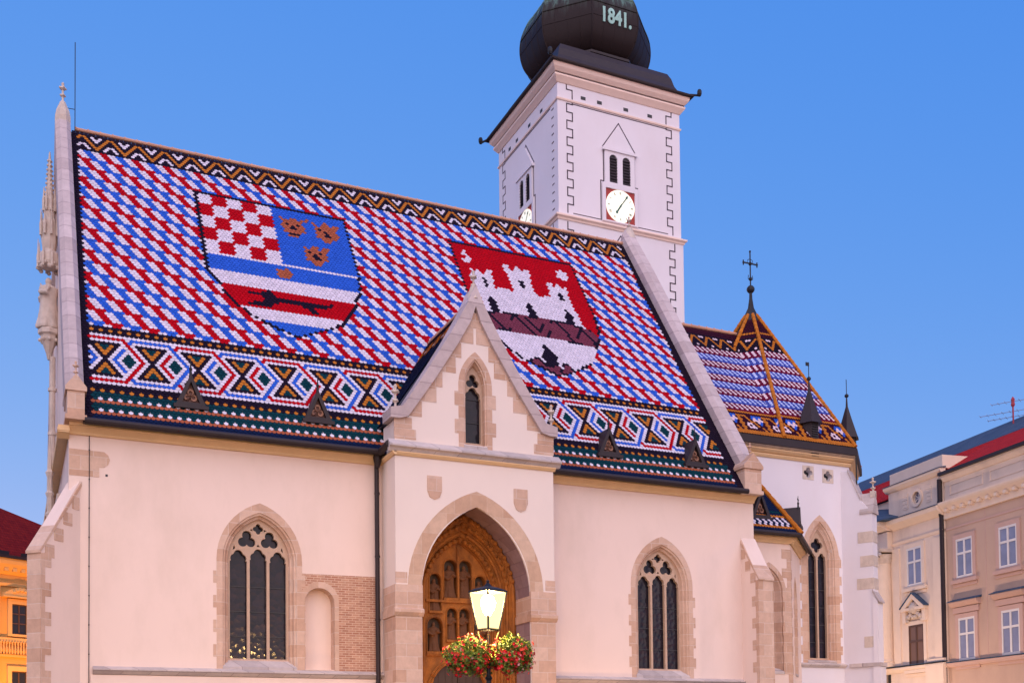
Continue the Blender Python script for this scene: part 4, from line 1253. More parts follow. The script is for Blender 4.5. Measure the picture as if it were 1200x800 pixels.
w = MB(bf); w.box(-.1, .1, -1.04, -.86, 11.3, 11.55); finial(w, 0, -.95, 11.4, .6); w.build('buttress_finial', 'palestone', o)
for z0, L in ((9.55, .72), (8.62, .62), (7.75, .80), (5.5, .5)):
    w = MB(bf); w.box(-.275, .275, -.995, -.98 + L * .8, z0, z0 + .42); w.build('quoin_stone', 'palestone', o)
w = MB(); w.tube([(30.12, 33.2, 13.0), (30.12, 33.2, 11.6)], .03, 5); w.build('lightning_cable', 'iron', church)

# ============================================================ BELL TOWER
tower = thing('bell_tower', (26.65, 48.37, 0), 'white square bell tower with lit clocks and dark copper onion dome', 'tower')
tx0, tx1, ty0, ty1 = 23.27, 30.03, 44.99, 51.75
w = MB(); w.box(tx0, tx1, ty0, ty1, 0, 33.2); w.box(tx0 - .07, tx1 + .07, ty0 - .07, ty1 + .07, 0, 26.45); w.build('tower_wall', 'tplaster', tower)
def sqring(z0, prof, name, m):
    w = MB(); cx, cy, h = 26.65, 48.37, 3.38
    w.loft([[(cx - h - o, cy - h - o, z), (cx + h + o, cy - h - o, z), (cx + h + o, cy + h + o, z), (cx - h - o, cy + h + o, z)] for o, z in prof], True)
    return w.build(name, m, tower)
M['tcornice'] = mat('tower_cornice', (0.85, 0.66, 0.56), 0.85, 0.08, 3)
sqring(0, [(-.05, 26.4), (.11, 26.42), (.14, 26.5), (.22, 26.56), (.22, 26.64), (-.05, 26.78)], 'string_course', 'tcornice')
sqring(0, [(-.05, 32.13), (.05, 32.15), (.07, 32.22), (.03, 32.26), (-.05, 32.28)], 'string_course', 'tcornice')
sqring(0, [(-.05, 32.95), (.04, 32.97), (.10, 33.05), (.22, 33.2), (.22, 33.28), (-.05, 33.29)], 'tower_cornice', 'tcornice')
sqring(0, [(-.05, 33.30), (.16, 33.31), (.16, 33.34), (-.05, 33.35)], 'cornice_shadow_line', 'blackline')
sqring(0, [(-.05, 33.36), (.20, 33.37), (.34, 33.52), (.38, 33.62), (.38, 33.72), (-.05, 33.73)], 'tower_cornice', 'tcornice')
def tower_face(fr, W, front):
    hw = W / 2
    q = MB(fr)
    def stepline(cx, sg, z0, z1, start=0):
        P = []; z = z0; i = start
        while z < z1 - .01:
            x = cx + sg * (.78 if i % 2 else .48); zt = min(z + .40, z1)
            P += [(x, z), (x, zt)]; z = zt; i += 1
        q.ribbon(P, .05, -.012, .01)
    for sg in (1, -1):
        cx = 0 if sg > 0 else W
        if not front and sg < 0:
            for kq in range(13): q.box(W - .62, W - .40, -.012, .01, 27.1 + kq * .4, 27.15 + kq * .4)
            continue
        stepline(cx, sg, 26.85, 32.1); stepline(cx, sg, 32.33, 32.95, 1)
    q.ribbon([(.78, 26.85), (W - .78, 26.85)], .035, -.012, .01)
    q.ribbon([(.78, 32.08), (W - .78, 32.08)], .035, -.012, .01)
    # lower stage, 7 cm in front
    z0 = len(q.v)
    for sg in (1, -1):
        cx = -.07 if sg > 0 else W + .07
        P = []; z = 10.0; i = 0
        while z < 26.3:
            x = cx + sg * (.80 if i % 2 else .50); zt = min(z + .40, 26.35)
            P += [(x, z), (x, zt)]; z = zt; i += 1
        q.ribbon(P, .05, -.085, -.06)
    c = 3.28
    q.ribbon([(c - .85, 24.2), (c - .85, 24.95), (c, 26.2), (c + .85, 24.95), (c + .85, 24.2)], .045, -.085, -.06)
    # outline of belfry window and clock
    q.ribbon([(c - .86, 28.75), (c - .86, 30.30), (c - .90, 30.42), (c, 31.72), (c + .92, 30.42), (c + .86, 30.30), (c + .86, 28.75)], .045, -.012, .01)
    q.ribbon([(c - .86, 28.75), (c - 1.02, 28.75), (c - 1.02, 26.86)], .045, -.012, .01)
    q.ribbon([(c + .86, 28.75), (c + 1.02, 28.75), (c + 1.02, 26.86)], .045, -.012, .01)
    q.build('painted_outline', 'blackline', tower)
    f = MB(fr)
    hl = [arch(c + s_ * .36, .215, 28.72, 29.86, 30.075, 8) for s_ in (-1, 1)]
    f.plate([(c - .82, 28.62), (c + .82, 28.62), (c + .82, 30.25), (c - .82, 30.25)], hl, -.10, 0)
    f.prism([(c - .88, 30.22), (c + .88, 30.22), (c + .88, 30.32), (c, 31.55), (c - .88, 30.32)], 'y', -.07, 0)
    f.box(c - .95, c + .95, -.16, 0, 30.22, 30.36)
    o = f.build('belfry_window', 'tplaster', tower)
    b = MB(fr); 
    for s_ in (-1, 1): b.plate(arch(c + s_ * .36, .22, 28.7, 29.86, 30.08, 8), [], -.03, -.004)
    b.build('window_backing', 'lead', o)
    l = MB(fr)
    for s_ in (-1, 1):
        for k in range(9):
            z = 28.76 + k * .14; x = c + s_ * .36
            l.hexa([(x - .21, -.10, z), (x + .21, -.10, z), (x + .21, -.04, z + .06), (x - .21, -.04, z + .06), (x - .21, -.10, z + .02), (x + .21, -.10, z + .02), (x + .21, -.04, z + .08), (x - .21, -.04, z + .08)])
    l.build('louvre', mat('dark_louvre', (.035, .02, .03), .7) if 'louv' not in M else M['louv'], o)
    # clock
    k = MB(fr); k.plate([(c - .98, 26.80), (c + .98, 26.80), (c + .98, 28.66), (c - .98, 28.66)], [[(c - .80, 26.86), (c + .80, 26.86), (c + .80, 28.42), (c - .80, 28.42)]], -.11, 0)
    ck = k.build('clock', 'tplaster', tower)
    r = MB(fr); r.box(c - .80, c + .80, -.05, -.01, 26.86, 28.42); r.build('clock_panel', M['cred'], ck)
    zc = 27.64; R = .78
    d = MB(fr); n = 40
    d.prism([(c + R * cos(2 * pi * i / n), zc + R * sin(2 * pi * i / n)) for i in range(n)], 'y', -.09, -.05)
    d.build('clock_face', M['cface'], ck)
    h = MB(fr)
    num = ['XII', 'I', 'II', 'III', 'IIII', 'V', 'VI', 'VII', 'VIII', 'IX', 'X', 'XI']
    for i in range(12):
        a = pi / 2 - i * pi / 6
        ux, uz = cos(a), sin(a); px_, pz_ = -uz, ux
        s = num[i]; wd = sum({'I': .028, 'V': .06, 'X': .06}[ch] for ch in s); t = -wd / 2
        def seg(t0, r0, t1, r1, th):
            A = Vector((c + ux * r0 - px_ * t0, zc + uz * r0 - pz_ * t0)); B = Vector((c + ux * r1 - px_ * t1, zc + uz * r1 - pz_ * t1))
            D = (B - A).normalized(); Nn = Vector((-D.y, D.x)) * th / 2
            h.prism([tuple(A + Nn), tuple(B + Nn), tuple(B - Nn), tuple(A - Nn)], 'y', -.097, -.09)
        for ch in s:
            if ch == 'I': seg(t + .014, .56, t + .014, .70, .014); t += .028
            elif ch == 'V': seg(t + .005, .70, t + .03, .56, .016); seg(t + .055, .70, t + .03, .56, .009); t += .06
            else: seg(t + .005, .70, t + .055, .56, .016); seg(t + .055, .70, t + .005, .56, .009); t += .06
    h.build('clock_numerals', M['cgreen'], ck)
    hd = MB(fr)
    def hand(ang, L, wd, y, tail):
        a = radians(90 - ang); D = Vector((cos(a), sin(a))); Nn = Vector((-D.y, D.x)); C0 = Vector((c, zc))
        q = [C0 - D * tail + Nn * wd * .5, C0 + D * L * .72 + Nn * wd * .6, C0 + D * L * .8 + Nn * wd * 1.3, C0 + D * L, C0 + D * L * .8 - Nn * wd * 1.3, C0 + D * L * .72 - Nn * wd * .6, C0 - D * tail - Nn * wd * .5]
        hd.prism([tuple(v) for v in q], 'y', y - .006, y)
    hand(36, .72, .045, -.112, .16); hand(213, .46, .07, -.103, .14)
    hd.prism([(c + .05 * cos(i * pi / 5), zc + .05 * sin(i * pi / 5)) for i in range(10)], 'y', -.125, -.10)
    hd.build('clock_hand', M['cgreen'], ck)
    v = MB(fr)
    for x in (1.37, 2.25, 3.70, 5.05): v.box(x - .13, x + .13, -.008, .01, 32.42, 32.58)
    v.build('putlog_hole', 'lead', tower)
M['cred'] = mat('clock_red', (.34, .03, .02), .6)
M['cgreen'] = mat('clock_green', (.02, .12, .08), .5)
M['cface'] = emit_mat('lit_clock_face', (1.0, .93, .74), 0.6)
M['louv'] = mat('dark_louvre', (.035, .02, .03), .7)
tower_face(Fr(tx0, ty0, 0), 6.76, True)
tower_face(Fr(tx0, ty1, -90), 6.76, False)

# dome
cx, cy = 26.65, 48.37
w = MB()
def sq(h, z): return [(cx - h, cy - h, z), (cx, cy - h, z), (cx + h, cy - h, z), (cx + h, cy, z), (cx + h, cy + h, z), (cx, cy + h, z), (cx - h, cy + h, z), (cx - h, cy, z)]
w.loft([sq(3.92, 33.72), sq(3.94, 33.78), sq(3.62, 33.92), sq(3.38, 34.10), sq(3.22, 34.45), sq(3.12, 34.85), sq(2.98, 35.15), sq(2.3, 35.35)], True, True, True)
w.build('dome_skirt', 'metal', tower)
for x, y in ((-1, -1), (1, -1), (1, 1), (-1, 1)):
    w = MB(); px_, py_ = cx + x * 3.98, cy + y * 3.98
    w.tube([(px_ - x * .2, py_ - y * .2, 33.85), (px_ + x * .12, py_ + y * .12, 33.72)], .05, 6); w.ball((px_ + x * .12, py_ + y * .12, 33.85), .13, 6, 5, 1.5)
    w.build('gutter_spout', 'iron', tower)
w = MB()
def og(r, z):
    R = r / cos(pi / 8); return [(cx + R * cos(pi / 8 + i * pi / 4), cy + R * sin(pi / 8 + i * pi / 4), z) for i in range(8)]
w.loft([og(2.35, 35.2), og(2.35, 35.45), og(2.55, 35.52), og(2.55, 35.64), og(2.3, 35.7)], True); w.build('dome_neck', 'metal', tower)
w = MB()
DP = [(2.15, 35.66), (2.5, 35.80), (2.84, 36.2), (3.02, 36.7), (3.08, 37.25), (3.02, 37.85), (2.84, 38.4), (2.58, 38.9), (2.2, 39.3), (1.75, 39.6), (1.38, 39.9), (1.2, 40.35)]
def dsm(n=6):
    out = []
    for i in range(len(DP) - 1):
        p0 = DP[max(i - 1, 0)]; p1 = DP[i]; p2 = DP[i + 1]; p3 = DP[min(i + 2, len(DP) - 1)]
        for k in range(n):
            t = k / n
            out.append(tuple(.5 * (2 * b + (c - a) * t + (2 * a - 5 * b + 4 * c - d) * t * t + (3 * b - a - 3 * c + d) * t ** 3) for a, b, c, d in zip(p0, p1, p2, p3)))
    return out + [DP[-1]]
DS = dsm()
w.loft([og(r, z) for r, z in DS], True, False, True)
for z_ in (36.35, 37.05, 37.75, 38.4):
    r_ = [r for r, z in DS if z <= z_][-1]
    w.loft([og(r_ - .03, z_ - .03), og(r_ + .022, z_ - .02), og(r_ + .022, z_ + .02), og(r_ - .03, z_ + .03)], True)
dome = w.build('dome', 'copper', tower)
w = MB()
for i in range(8):
    a = pi / 8 + i * pi / 4
    w.tube([(cx + r / cos(pi / 8) * cos(a), cy + r / cos(pi / 8) * sin(a), z) for r, z in DS], .035, 6)
    a2 = a + pi / 4
    for k in (1, 2, 3):
        f_ = k / 4
        w.tube([(cx + r / cos(pi / 8) * ((1 - f_) * cos(a) + f_ * cos(a2)), cy + r / cos(pi / 8) * ((1 - f_) * sin(a) + f_ * sin(a2)), z) for r, z in DS], .014, 4)
w.build('dome_seam', 'copper', dome)
w = MB(); w.loft([og(1.45, 40.35), og(1.5, 40.5), og(1.15, 40.55), og(1.1, 42.2), og(1.5, 42.4), og(1.2, 42.9), og(.2, 44.5)], True, False, True); w.build('dome_lantern', 'copper', tower)
# date in relief on the front of the dome
cu = bpy.data.curves.new('date', 'FONT'); cu.body = '1841.'; cu.size = 1.0; cu.extrude = .03; cu.offset = .03; cu.align_x = 'CENTER'
to = bpy.data.objects.new('date_tmp', cu); COL.objects.link(to)
dg = bpy.context.evaluated_depsgraph_get(); dg.update()
me = bpy.data.meshes.new_from_object(to.evaluated_get(dg)); bpy.data.objects.remove(to)
zs_ = 36.82; 
def rad(z):
    for (r0, z0), (r1, z1) in zip(DP, DP[1:]):
        if z0 <= z <= z1: return r0 + (r1 - r0) * (z - z0) / (z1 - z0)
    return 3
for v in me.vertices:
    x, y, t = v.co
    z = zs_ + y * 1.0 - .0 * x
    v.co = Vector((cx + x * .78 + .04, cy - rad(z) - .03 - t, z)) - Vector(tower.location)
me.materials.clear(); me.materials.append(mat('verdigris_numerals', (.30, .52, .46), .6))
o = bpy.data.objects.new('date_numerals', me); COL.objects.link(o); o.parent = dome
# ============================================================ STREET LAMP AND FLOWERS
def lamp_glass_mat():
    m = bpy.data.materials.new('lit_lamp_glass'); t, b = nodes_of(m)
    e = t.nodes.new('ShaderNodeEmission'); e.inputs[0].default_value = (1.0, .78, .34, 1); e.inputs[1].default_value = 2.5
    tr = t.nodes.new('ShaderNodeBsdfTransparent'); mx = t.nodes.new('ShaderNodeMixShader'); mx.inputs[0].default_value = .5
    t.links.new(tr.outputs[0], mx.inputs[1]); t.links.new(e.outputs[0], mx.inputs[2])
    t.links.new(mx.outputs[0], [n for n in t.nodes if n.type == 'OUTPUT_MATERIAL'][0].inputs[0]); return m
lamp_glass = lamp_glass_mat()
lamp_bulb = emit_mat('glowing_bulb', (1.0, .60, .22), 1500.0)
def street_lamp(x, y, label, power=1.0, group=None, rz=0):
    L = thing('street_lamp', (x, y, 0), label, 'street lamp', group)
    F_ = Fr(x, y, -23.4 + rz)
    w = MB(F_)
    w.lathe(0, 0, [(.20, 0), (.20, .12), (.15, .2), (.15, .5), (.10, .6), (.075, .75), (.06, 1.6), (.08, 1.65), (.055, 1.7), (.045, 3.0), (.07, 3.05), (.04, 3.1), (.03, 3.85)], 10)
    w.build('lamp_post', 'iron', L)
    w = MB(F_)
    # yoke under the lantern and the scrolls that carry the baskets
    for a in (0, pi / 2, pi, 3 * pi / 2):
        c, s_ = cos(a), sin(a)
        w.tube([(c * .02, s_ * .02, 3.66), (c * .14, s_ * .14, 3.68), (c * .16, s_ * .16, 3.80), (c * .20, s_ * .20, 3.93)], .014, 6)
    for s_ in (-1, 1):
        w.tube([(0, 0, 3.2), (s_ * .16, 0, 3.32), (s_ * .18, 0, 3.6), (s_ * .24, 0, 3.78), (s_ * .33, 0, 3.78), (s_ * .36, 0, 3.62), (s_ * .40, 0, 3.45), (s_ * .46, 0, 3.36)], .014, 6)
    w.build('bracket', M['brass'], L)
    w = MB(F_); T = pi / 4
    def rq(r, z): return [(r * cos(T * 2 * i + T * .0), r * sin(T * 2 * i), z) for i in range(4)]
    w.loft([rq(.20, 3.97), rq(.345, 4.66)], True)
    gl = w.build('lantern_glass', lamp_glass, L)
    w = MB(F_); w.lathe(0, 0, [(.04, 4.22), (.11, 4.34), (.14, 4.46), (.10, 4.58), (.03, 4.62)], 12); w.build('bulb', lamp_bulb, L, smooth=True)
    w = MB(F_); w.tube([(0, 0, 3.97), (0, 0, 4.24)], .03, 8); w.build('lamp_holder', 'iron', L)
    w = MB(F_)
    for i in range(4):
        a = rq(.205, 3.96)[i]; b = rq(.35, 4.67)[i]
        w.tube([a, b], .019, 5)
    for r, z in ((.205, 3.955), (.352, 4.67)):
        q = rq(r, z); w.tube(q + [q[0]], .020, 5)
    w.loft([rq(.36, 4.67), rq(.36, 4.685), rq(.24, 4.73), rq(.08, 4.77), rq(.05, 4.80), rq(.02, 4.84)], True, True, True)
    w.ball((0, 0, 4.86), .03, 8, 6)
    w.build('lantern_frame', 'iron', L)
    return L
M['brass'] = mat('gilded_iron', (.45, .33, .18), .45, metal=.6)
LX, LY = 8.153, 18.84
street_lamp(LX, LY, 'lit street lamp with flower baskets in front of the church doorway')

leafm = [mat('leaf_a', (.12, .19, .015), .55, .2, 5, island=.45), mat('leaf_b', (.26, .30, .03), .55, .2, 5, island=.4)]
flm = [mat('petal_red', (.72, .008, .012), .5, .1, 5, island=.3), mat('petal_orange', (.80, .07, .02), .5, .1, 5, island=.3), mat('petal_pink', (.75, .36, .30), .5, .1, 5, island=.2)]
def basket(x, y, z, rx, ry, rz_, seed, label):
    rnd = random.Random(seed)
    B = thing('flower_basket', (x, y, z - rz_), label, 'flower basket', 'flower baskets on the street lamp')
    w = MB(); w.lathe(x, y, [(.05, z - .16), (rx * .42, z - .12), (rx * .55, z - .02), (rx * .55, z), (rx * .5, z)], 14, 0, 1, ry / rx); w.build('bowl', 'metal', B)
    w = MB()
    def surf():
        th = rnd.uniform(0, 2 * pi); u = rnd.uniform(-1, 1); r = rnd.uniform(.45, 1.0) ** .6
        s_ = sqrt(1 - u * u); lump = 1 + .16 * sin(3 * th + seed) + .12 * sin(5 * th + 7 * u)
        d = Vector((s_ * cos(th), s_ * sin(th), u))
        p = Vector((x + rx * r * lump * d.x, y + ry * r * lump * d.y, z + rz_ * (r * lump * u) * (1.0 if u > 0 else 1.05) - .05 * (d.x ** 2)))
        return p, d, r
    for i in range(4600):
        p, d, r = surf()
        a = Vector((rnd.gauss(0, 1), rnd.gauss(0, 1), rnd.gauss(0, 1))) + d * .9
        a.normalize(); b = a.cross(Vector((rnd.gauss(0, 1), rnd.gauss(0, 1), rnd.gauss(0, 1)))).normalized(); c = a.cross(b)
        l = rnd.uniform(.018, .042)
        w.m = rnd.random() < .5
        w.add([p - b * l, p + c * l * .55 + a * .004, p + b * l, p - c * l * .55 + a * .004], [(0, 1, 2, 3)], raw=True)
    w.mi = [int(k) for k in w.mi]
    tag(w.build('foliage', leafm, B, recalc=False), kind='stuff')
    w = MB()
    for i in range(380):
        p, d, r = surf()
        if rnd.random() < .45 and p.z > z: 
            p.z = z - (p.z - z)
        p += d * .035 * (1.4 - r) + d * .03
        k = 0 if rnd.random() < .66 else 1 if rnd.random() < .75 else 2
        w.m = k; s_ = rnd.uniform(.024, .046)
        a = (d + Vector((rnd.gauss(0, .3), rnd.gauss(0, .3) - .3, rnd.gauss(0, .3)))).normalized(); b = a.cross(Vector((.1, .2, 1))).normalized(); c = a.cross(b)
        pts = [p]
        for q in range(10):
            rr = s_ * (1 if q % 2 == 0 else .62); t = q * pi / 5
            pts.append(p + b * rr * cos(t) + c * rr * sin(t) + a * s_ * .35)
        w.add(pts, [(0, 1 + q, 1 + (q + 1) % 10) for q in range(10)], raw=True)
    w.mi = [int(k) for k in w.mi]
    tag(w.build('blossoms', flm, B, recalc=False), kind='stuff')
ux_, uy_ = cos(radians(-24.6)), sin(radians(-24.6))
basket(LX - ux_ * .34, LY - uy_ * .34 - .05, 3.48, .49, .42, .33, 1, 'bushy basket of red flowers hanging on the left of the lamp')
basket(LX + ux_ * .40, LY + uy_ * .40 - .05, 3.50, .37, .38, .33, 2, 'smaller basket of red flowers hanging on the right of the lamp')

# more lit lamps of the square, outside the photograph, light the walls
for k, (x, y) in enumerate(((-3.5, 19.0), (31.5, 24.0))):
    street_lamp(x, y, ['lit street lamp in the square to the left of the church', 'lit street lamp in the square to the right of the porch'][k], group=None)

def floodlight(x, y, tx, ty, tz, power, label, colr=(1.0, .55, .34), ang=110):
    f = thing('floodlight', (x, y, 0), label, 'floodlight', 'floodlights on the ground round the church')
    d = (Vector((tx, ty, tz)) - Vector((x, y, .3))).normalized()
    w = MB(); w.box(x - .16, x + .16, y - .1, y + .1, .0, .06); w.tube([(x, y, .0), (x, y, .26)], .02, 6)
    w.build('floodlight_stand', 'iron', f)
    w = MB(); w.tube([Vector((x, y, .3)) - d * .14, Vector((x, y, .3)) + d * .04], .13, 12); w.build('floodlight_housing', 'iron', f)
    L = bpy.data.lights.new('floodlight_lamp', 'SPOT'); L.energy = power; L.color = colr; L.spot_size = radians(ang); L.spot_blend = .8; L.shadow_soft_size = .15
    lo = bpy.data.objects.new('floodlight_lamp', L); COL.objects.link(lo); lo.parent = f
    lo.location = Vector((0, 0, .3)) + d * .1
    lo.rotation_euler = d.to_track_quat('-Z', 'Y').to_euler()
    return f
FL = [(11.3, 29.0, 12.0, 30.3, 5.8, 330, 'floodlight on the threshold of the doorway'),
      (3.5, 27.2, 3.5, 30, 7.5, 90, 'floodlight on the paving below the left nave window'),
      (7.6, 26.8, 8.4, 30, 7.5, 150, 'floodlight on the paving left of the porch'),
      (15.9, 26.8, 15.9, 30, 7.5, 380, 'floodlight on the paving right of the porch'),
      (24.5, 25.0, 26.0, 31, 7, 160, 'floodlight on the paving before the side chapel')]
for i_, a in enumerate(FL): floodlight(*a, colr=(1.0, .40, .07) if i_ == 0 else (1.0, .58, .27), ang=80 if i_ == 0 else 110)

# ============================================================ BUILDING ON THE LEFT
M['ochre'] = mat('ochre_render', (0.62, 0.34, 0.10), .85, .08, 1.2, .1, 50)
M['ochre2'] = mat('ochre_trim', (0.68, 0.42, 0.16), .85, .08, 3)
M['redroof'] = block_mat('old_red_tiles', (0.15, 0.004, 0.004), (0.21, 0.010, 0.006), (0.07, .004, .003), .2, .16, .01, bump=.8)
M['winglass'] = mat('dark_window_glass', (.02, .025, .035), .08, .1, 1, spec=.8)
M['winframe'] = mat('white_window_frame', (.72, .68, .64), .6)
M['brownframe'] = mat('brown_window_frame', (.10, .05, .03), .6)
LB = Fr(0, 60.0 * 1.0, math.degrees(atan2(.507, .862)))
lb = thing('corner_palace', tuple(LB((22, 6, 0))), 'orange lit palace with dark red roof behind the left buttress', 'building')
LB0 = LB
def lbx(a): return a
ox_ = (Vector((0, 60, 0))).dot(Vector((.862, .507, 0)))
LB = Fr(0, 0, math.degrees(atan2(.507, .862))); LB.o = Vector((-.507, .862, 0)) * (60 * .862)
def lwin(c, z0, z1, ped):
    h = .40
    w = MB(LB); w.plate([(c - .62, z0 - .12), (c + .62, z0 - .12), (c + .62, z1 + .25), (c - .62, z1 + .25)], [[(c - h, z0), (c + h, z0), (c + h, z1), (c - h, z1)]], -.12, 0)
    if ped:
        A = [(c - .95 + 1.9 * i / 10, z1 + .45 + .38 * sin(pi * i / 10)) for i in range(11)]
        w.plate(A + [(c + .95, z1 + .32), (c - .95, z1 + .32)], [], -.28, 0)
        w.box(c - .98, c + .98, -.32, 0, z1 + .30, z1 + .38)
        for k in range(5): w.ball((c - .4 + .2 * k, -.3, z1 + .58 + .1 * sin(pi * k / 4)), .09, 6, 4)
    o = w.build('window', 'ochre2', lb)
    g_ = MB(LB); g_.box(c - h, c + h, -.02, -.01, z0, z1); g_.build('pane', 'winglass', o)
    f_ = MB(LB)
    for x in (c - h, c, c + h): f_.box(x - .03, x + .03, -.05, -.02, z0, z1)
    for z in (z0 + .03, z0 + (z1 - z0) * .36, z0 + (z1 - z0) * .68, z1 - .03): f_.box(c - h, c + h, -.05, -.02, z - .025, z + .025)
    f_.build('window_frame', 'brownframe', o)
w = MB(LB); w.box(18, 40, 0, 11, 0, 11.2); w.build('wall', 'ochre', lb)
w = MB(LB)
w.prism([(0, 10.7), (-.12, 10.75), (-.5, 11.15), (-.55, 11.3), (-.55, 11.42), (0, 11.42)], 'x', 17.6, 40.4)
w.prism([(0, 10.1), (-.1, 10.12), (-.14, 10.25), (0, 10.3)], 'x', 18, 40)
for k in range(50): w.box(18.1 + .44 * k, 18.3 + .44 * k, -.38, -.1, 10.82, 11.0)
w.box(18, 40, -.15, 0, 7.35, 7.55); w.box(18, 40, -.12, 0, 6.6, 6.72)
w.build('cornice', 'ochre2', lb)
w = MB(LB)
for k in range(22):
    x = 29.6 + .15 * k
    if x < 32.4: w.lathe(x, -.2, [(.04, 6.74), (.055, 6.95), (.03, 7.15), (.05, 7.34)], 6)
w.build('balustrade', 'ochre2', lb)
for c in (19.6, 22.4, 25.2, 28.0, 30.93, 33.7, 36.5):
    lwin(c, 7.75, 9.25, True); lwin(c, 3.6, 5.9, False)
w = MB(LB)
for c in (21.0, 23.8, 26.6, 29.7, 32.2, 35.1): w.box(c - .22, c + .22, -.08, 0, 0, 10.1)
w.build('pilaster', 'ochre2', lb)
w = MB(LB); w.add([(17.4, -.6, 11.42), (40.6, -.6, 11.42), (40.6, 11.6, 11.42), (17.4, 11.6, 11.42), (21, 3.2, 14.75), (31.6, 3.2, 14.75), (31.6, 8, 14.75), (21, 8, 14.75), (36.5, 5, 13.2)],
    [(0, 1, 5, 4), (1, 8, 5), (1, 2, 8), (2, 3, 7, 6), (3, 0, 4, 7), (4, 5, 6, 7), (5, 8, 6), (8, 2, 6), (0, 3, 2, 1)])
w.build('roof', 'redroof', lb)
w = MB(LB); w.box(17.5, 40.5, -.66, -.5, 11.42, 11.56)
for k in range(14): w.box(18 + 1.6 * k, 18.9 + 1.6 * k, -.55, -.4, 11.56, 11.76)
w.build('gutter', 'metal', lb)
fl = Fr(0, 0, math.degrees(atan2(.507, .862))); pt = LB((30, -6, 0)); tg = LB((30.6, 0, 9))
f = floodlight(pt.x, pt.y, tg.x, tg.y, 8, 7500, 'floodlight before the orange palace', (1.0, .36, .02), 120)

# ============================================================ BUILDINGS ON THE RIGHT
RB = Fr(44.8, 43.2, math.degrees(atan2(-.989, -.146)))
M['rose'] = mat('rose_brown_render', (0.54, 0.37, 0.27), .85, .06, .8, .12, 50, stain=(.3, .19, .15), stain_amt=.4, stain_scale=.5)
M['cream'] = mat('cream_render', (0.78, 0.62, 0.48), .85, .06, .8, .12, 50, stain=(.38, .29, .24), stain_amt=.45, stain_scale=.6)
M['creamt'] = mat('cream_trim', (0.78, 0.62, 0.48), .85, .08, 2, .1, 50)
M['roset'] = mat('rose_trim', (0.55, 0.36, 0.29), .85, .08, 2, .1, 50)
M['brightred'] = block_mat('red_clay_tiles', (0.50, 0.008, 0.004), (0.62, 0.02, 0.008), (0.12, .005, .004), .2, .15, .02, bump=1.0)
M['slate'] = block_mat('blue_slate', (0.05, 0.08, 0.13), (0.07, 0.10, 0.15), (0.03, .05, .08), .5, .3, .01)
M['curtain'] = mat('window_glass_curtained', (.20, .21, .30), .10, .35, 1.5, spec=.8)

def rwin(b, fr, x0, x1, z0, z1, trim, hood=None, label=None, warm=False):
    c = (x0 + x1) / 2; hw = (x1 - x0) / 2
    w = MB(fr)
    w.plate([(x0 - .22, z0 - .08), (x1 + .22, z0 - .08), (x1 + .22, z1 + .22), (x0 - .22, z1 + .22)], [[(x0, z0), (x1, z0), (x1, z1), (x0, z1)]], -.07, 0)
    w.box(x0 - .36, x1 + .36, -.16, 0, z0 - .28, z0 - .10); w.box(x0 - .3, x1 + .3, -.05, 0, z0 - .46, z0 - .3)
    o = w.build('window', trim, b, label=label)
    if hood == 'flat':
        h = MB(fr); h.box(x0 - .35, x1 + .35, -.10, 0, z1 + .26, z1 + .55)
        h.prism([(0, z1 + .58), (-.15, z1 + .6), (-.32, z1 + .78), (-.32, z1 + .85), (0, z1 + .9)], 'x', x0 - .45, x1 + .45); h.build('window_hood', trim, o)
        h = MB(fr); h.prism([(0, z1 + .9), (-.36, z1 + .85), (-.36, z1 + .89), (0, z1 + 1.02)], 'x', x0 - .5, x1 + .5); h.build('hood_cover', 'slate', o)
    if hood == 'gable':
        h = MB(fr); zt = z1 + .35
        h.plate([(c - 1.0, zt + .45), (c + 1.0, zt + .45), (c + 1.0, zt + .6), (c, zt + 1.35), (c - 1.0, zt + .6)], [[(c - .62, zt + .6), (c + .62, zt + .6), (c, zt + 1.08)]], -.3, 0)
        h.box(c - .95, c - .7, -.2, 0, zt - .2, zt + .45); h.box(c + .7, c + .95, -.2, 0, zt - .2, zt + .45)
        h.build('window_hood', trim, o)
        h = MB(fr)
        for s_ in (-1, 1): h.hexa([(c, -.34, zt + 1.36), (c + s_ * 1.06, -.34, zt + .58), (c + s_ * 1.06, 0, zt + .58), (c, 0, zt + 1.36), (c, -.34, zt + 1.42), (c + s_ * 1.06, -.34, zt + .64), (c + s_ * 1.06, 0, zt + .64), (c, 0, zt + 1.42)])
        h.build('hood_cover', 'slate', o)
        h = MB(fr); h.ball((c, -.1, zt + .55), .32, 10, 8)
        for k in range(10):
            a = k * pi / 5; h.ball((c + .38 * cos(a), -.14, zt + .45 + .38 * sin(a)), .12, 6, 5)
        for s_ in (-1, 1): h.ball((c + s_ * .5, -.14, zt + .1), .14, 6, 5); h.ball((c + s_ * .6, -.12, zt - .1), .10, 6, 5)
        h.build('carved_crest', 'palestone', o)
    g_ = MB(fr); g_.box(x0, x1, -.025, -.015, z0, z1); g_.build('pane', M['curtain'] if not warm else M['warmpane'], o)
    f_ = MB(fr); t = .055
    for x in (x0 + t / 2, c, x1 - t / 2): f_.box(x - t, x + t, -.06, -.025, z0, z1)
    for z in (z0 + t, z0 + (z1 - z0) * .62, z1 - t): f_.box(x0, x1, -.062, -.025, z - t, z + t)
    f_.build('window_frame', 'winframe' if not warm else 'brownframe', o)
M['warmpane'] = mat('brown_blind', (.16, .08, .04), .3, .15, 2)

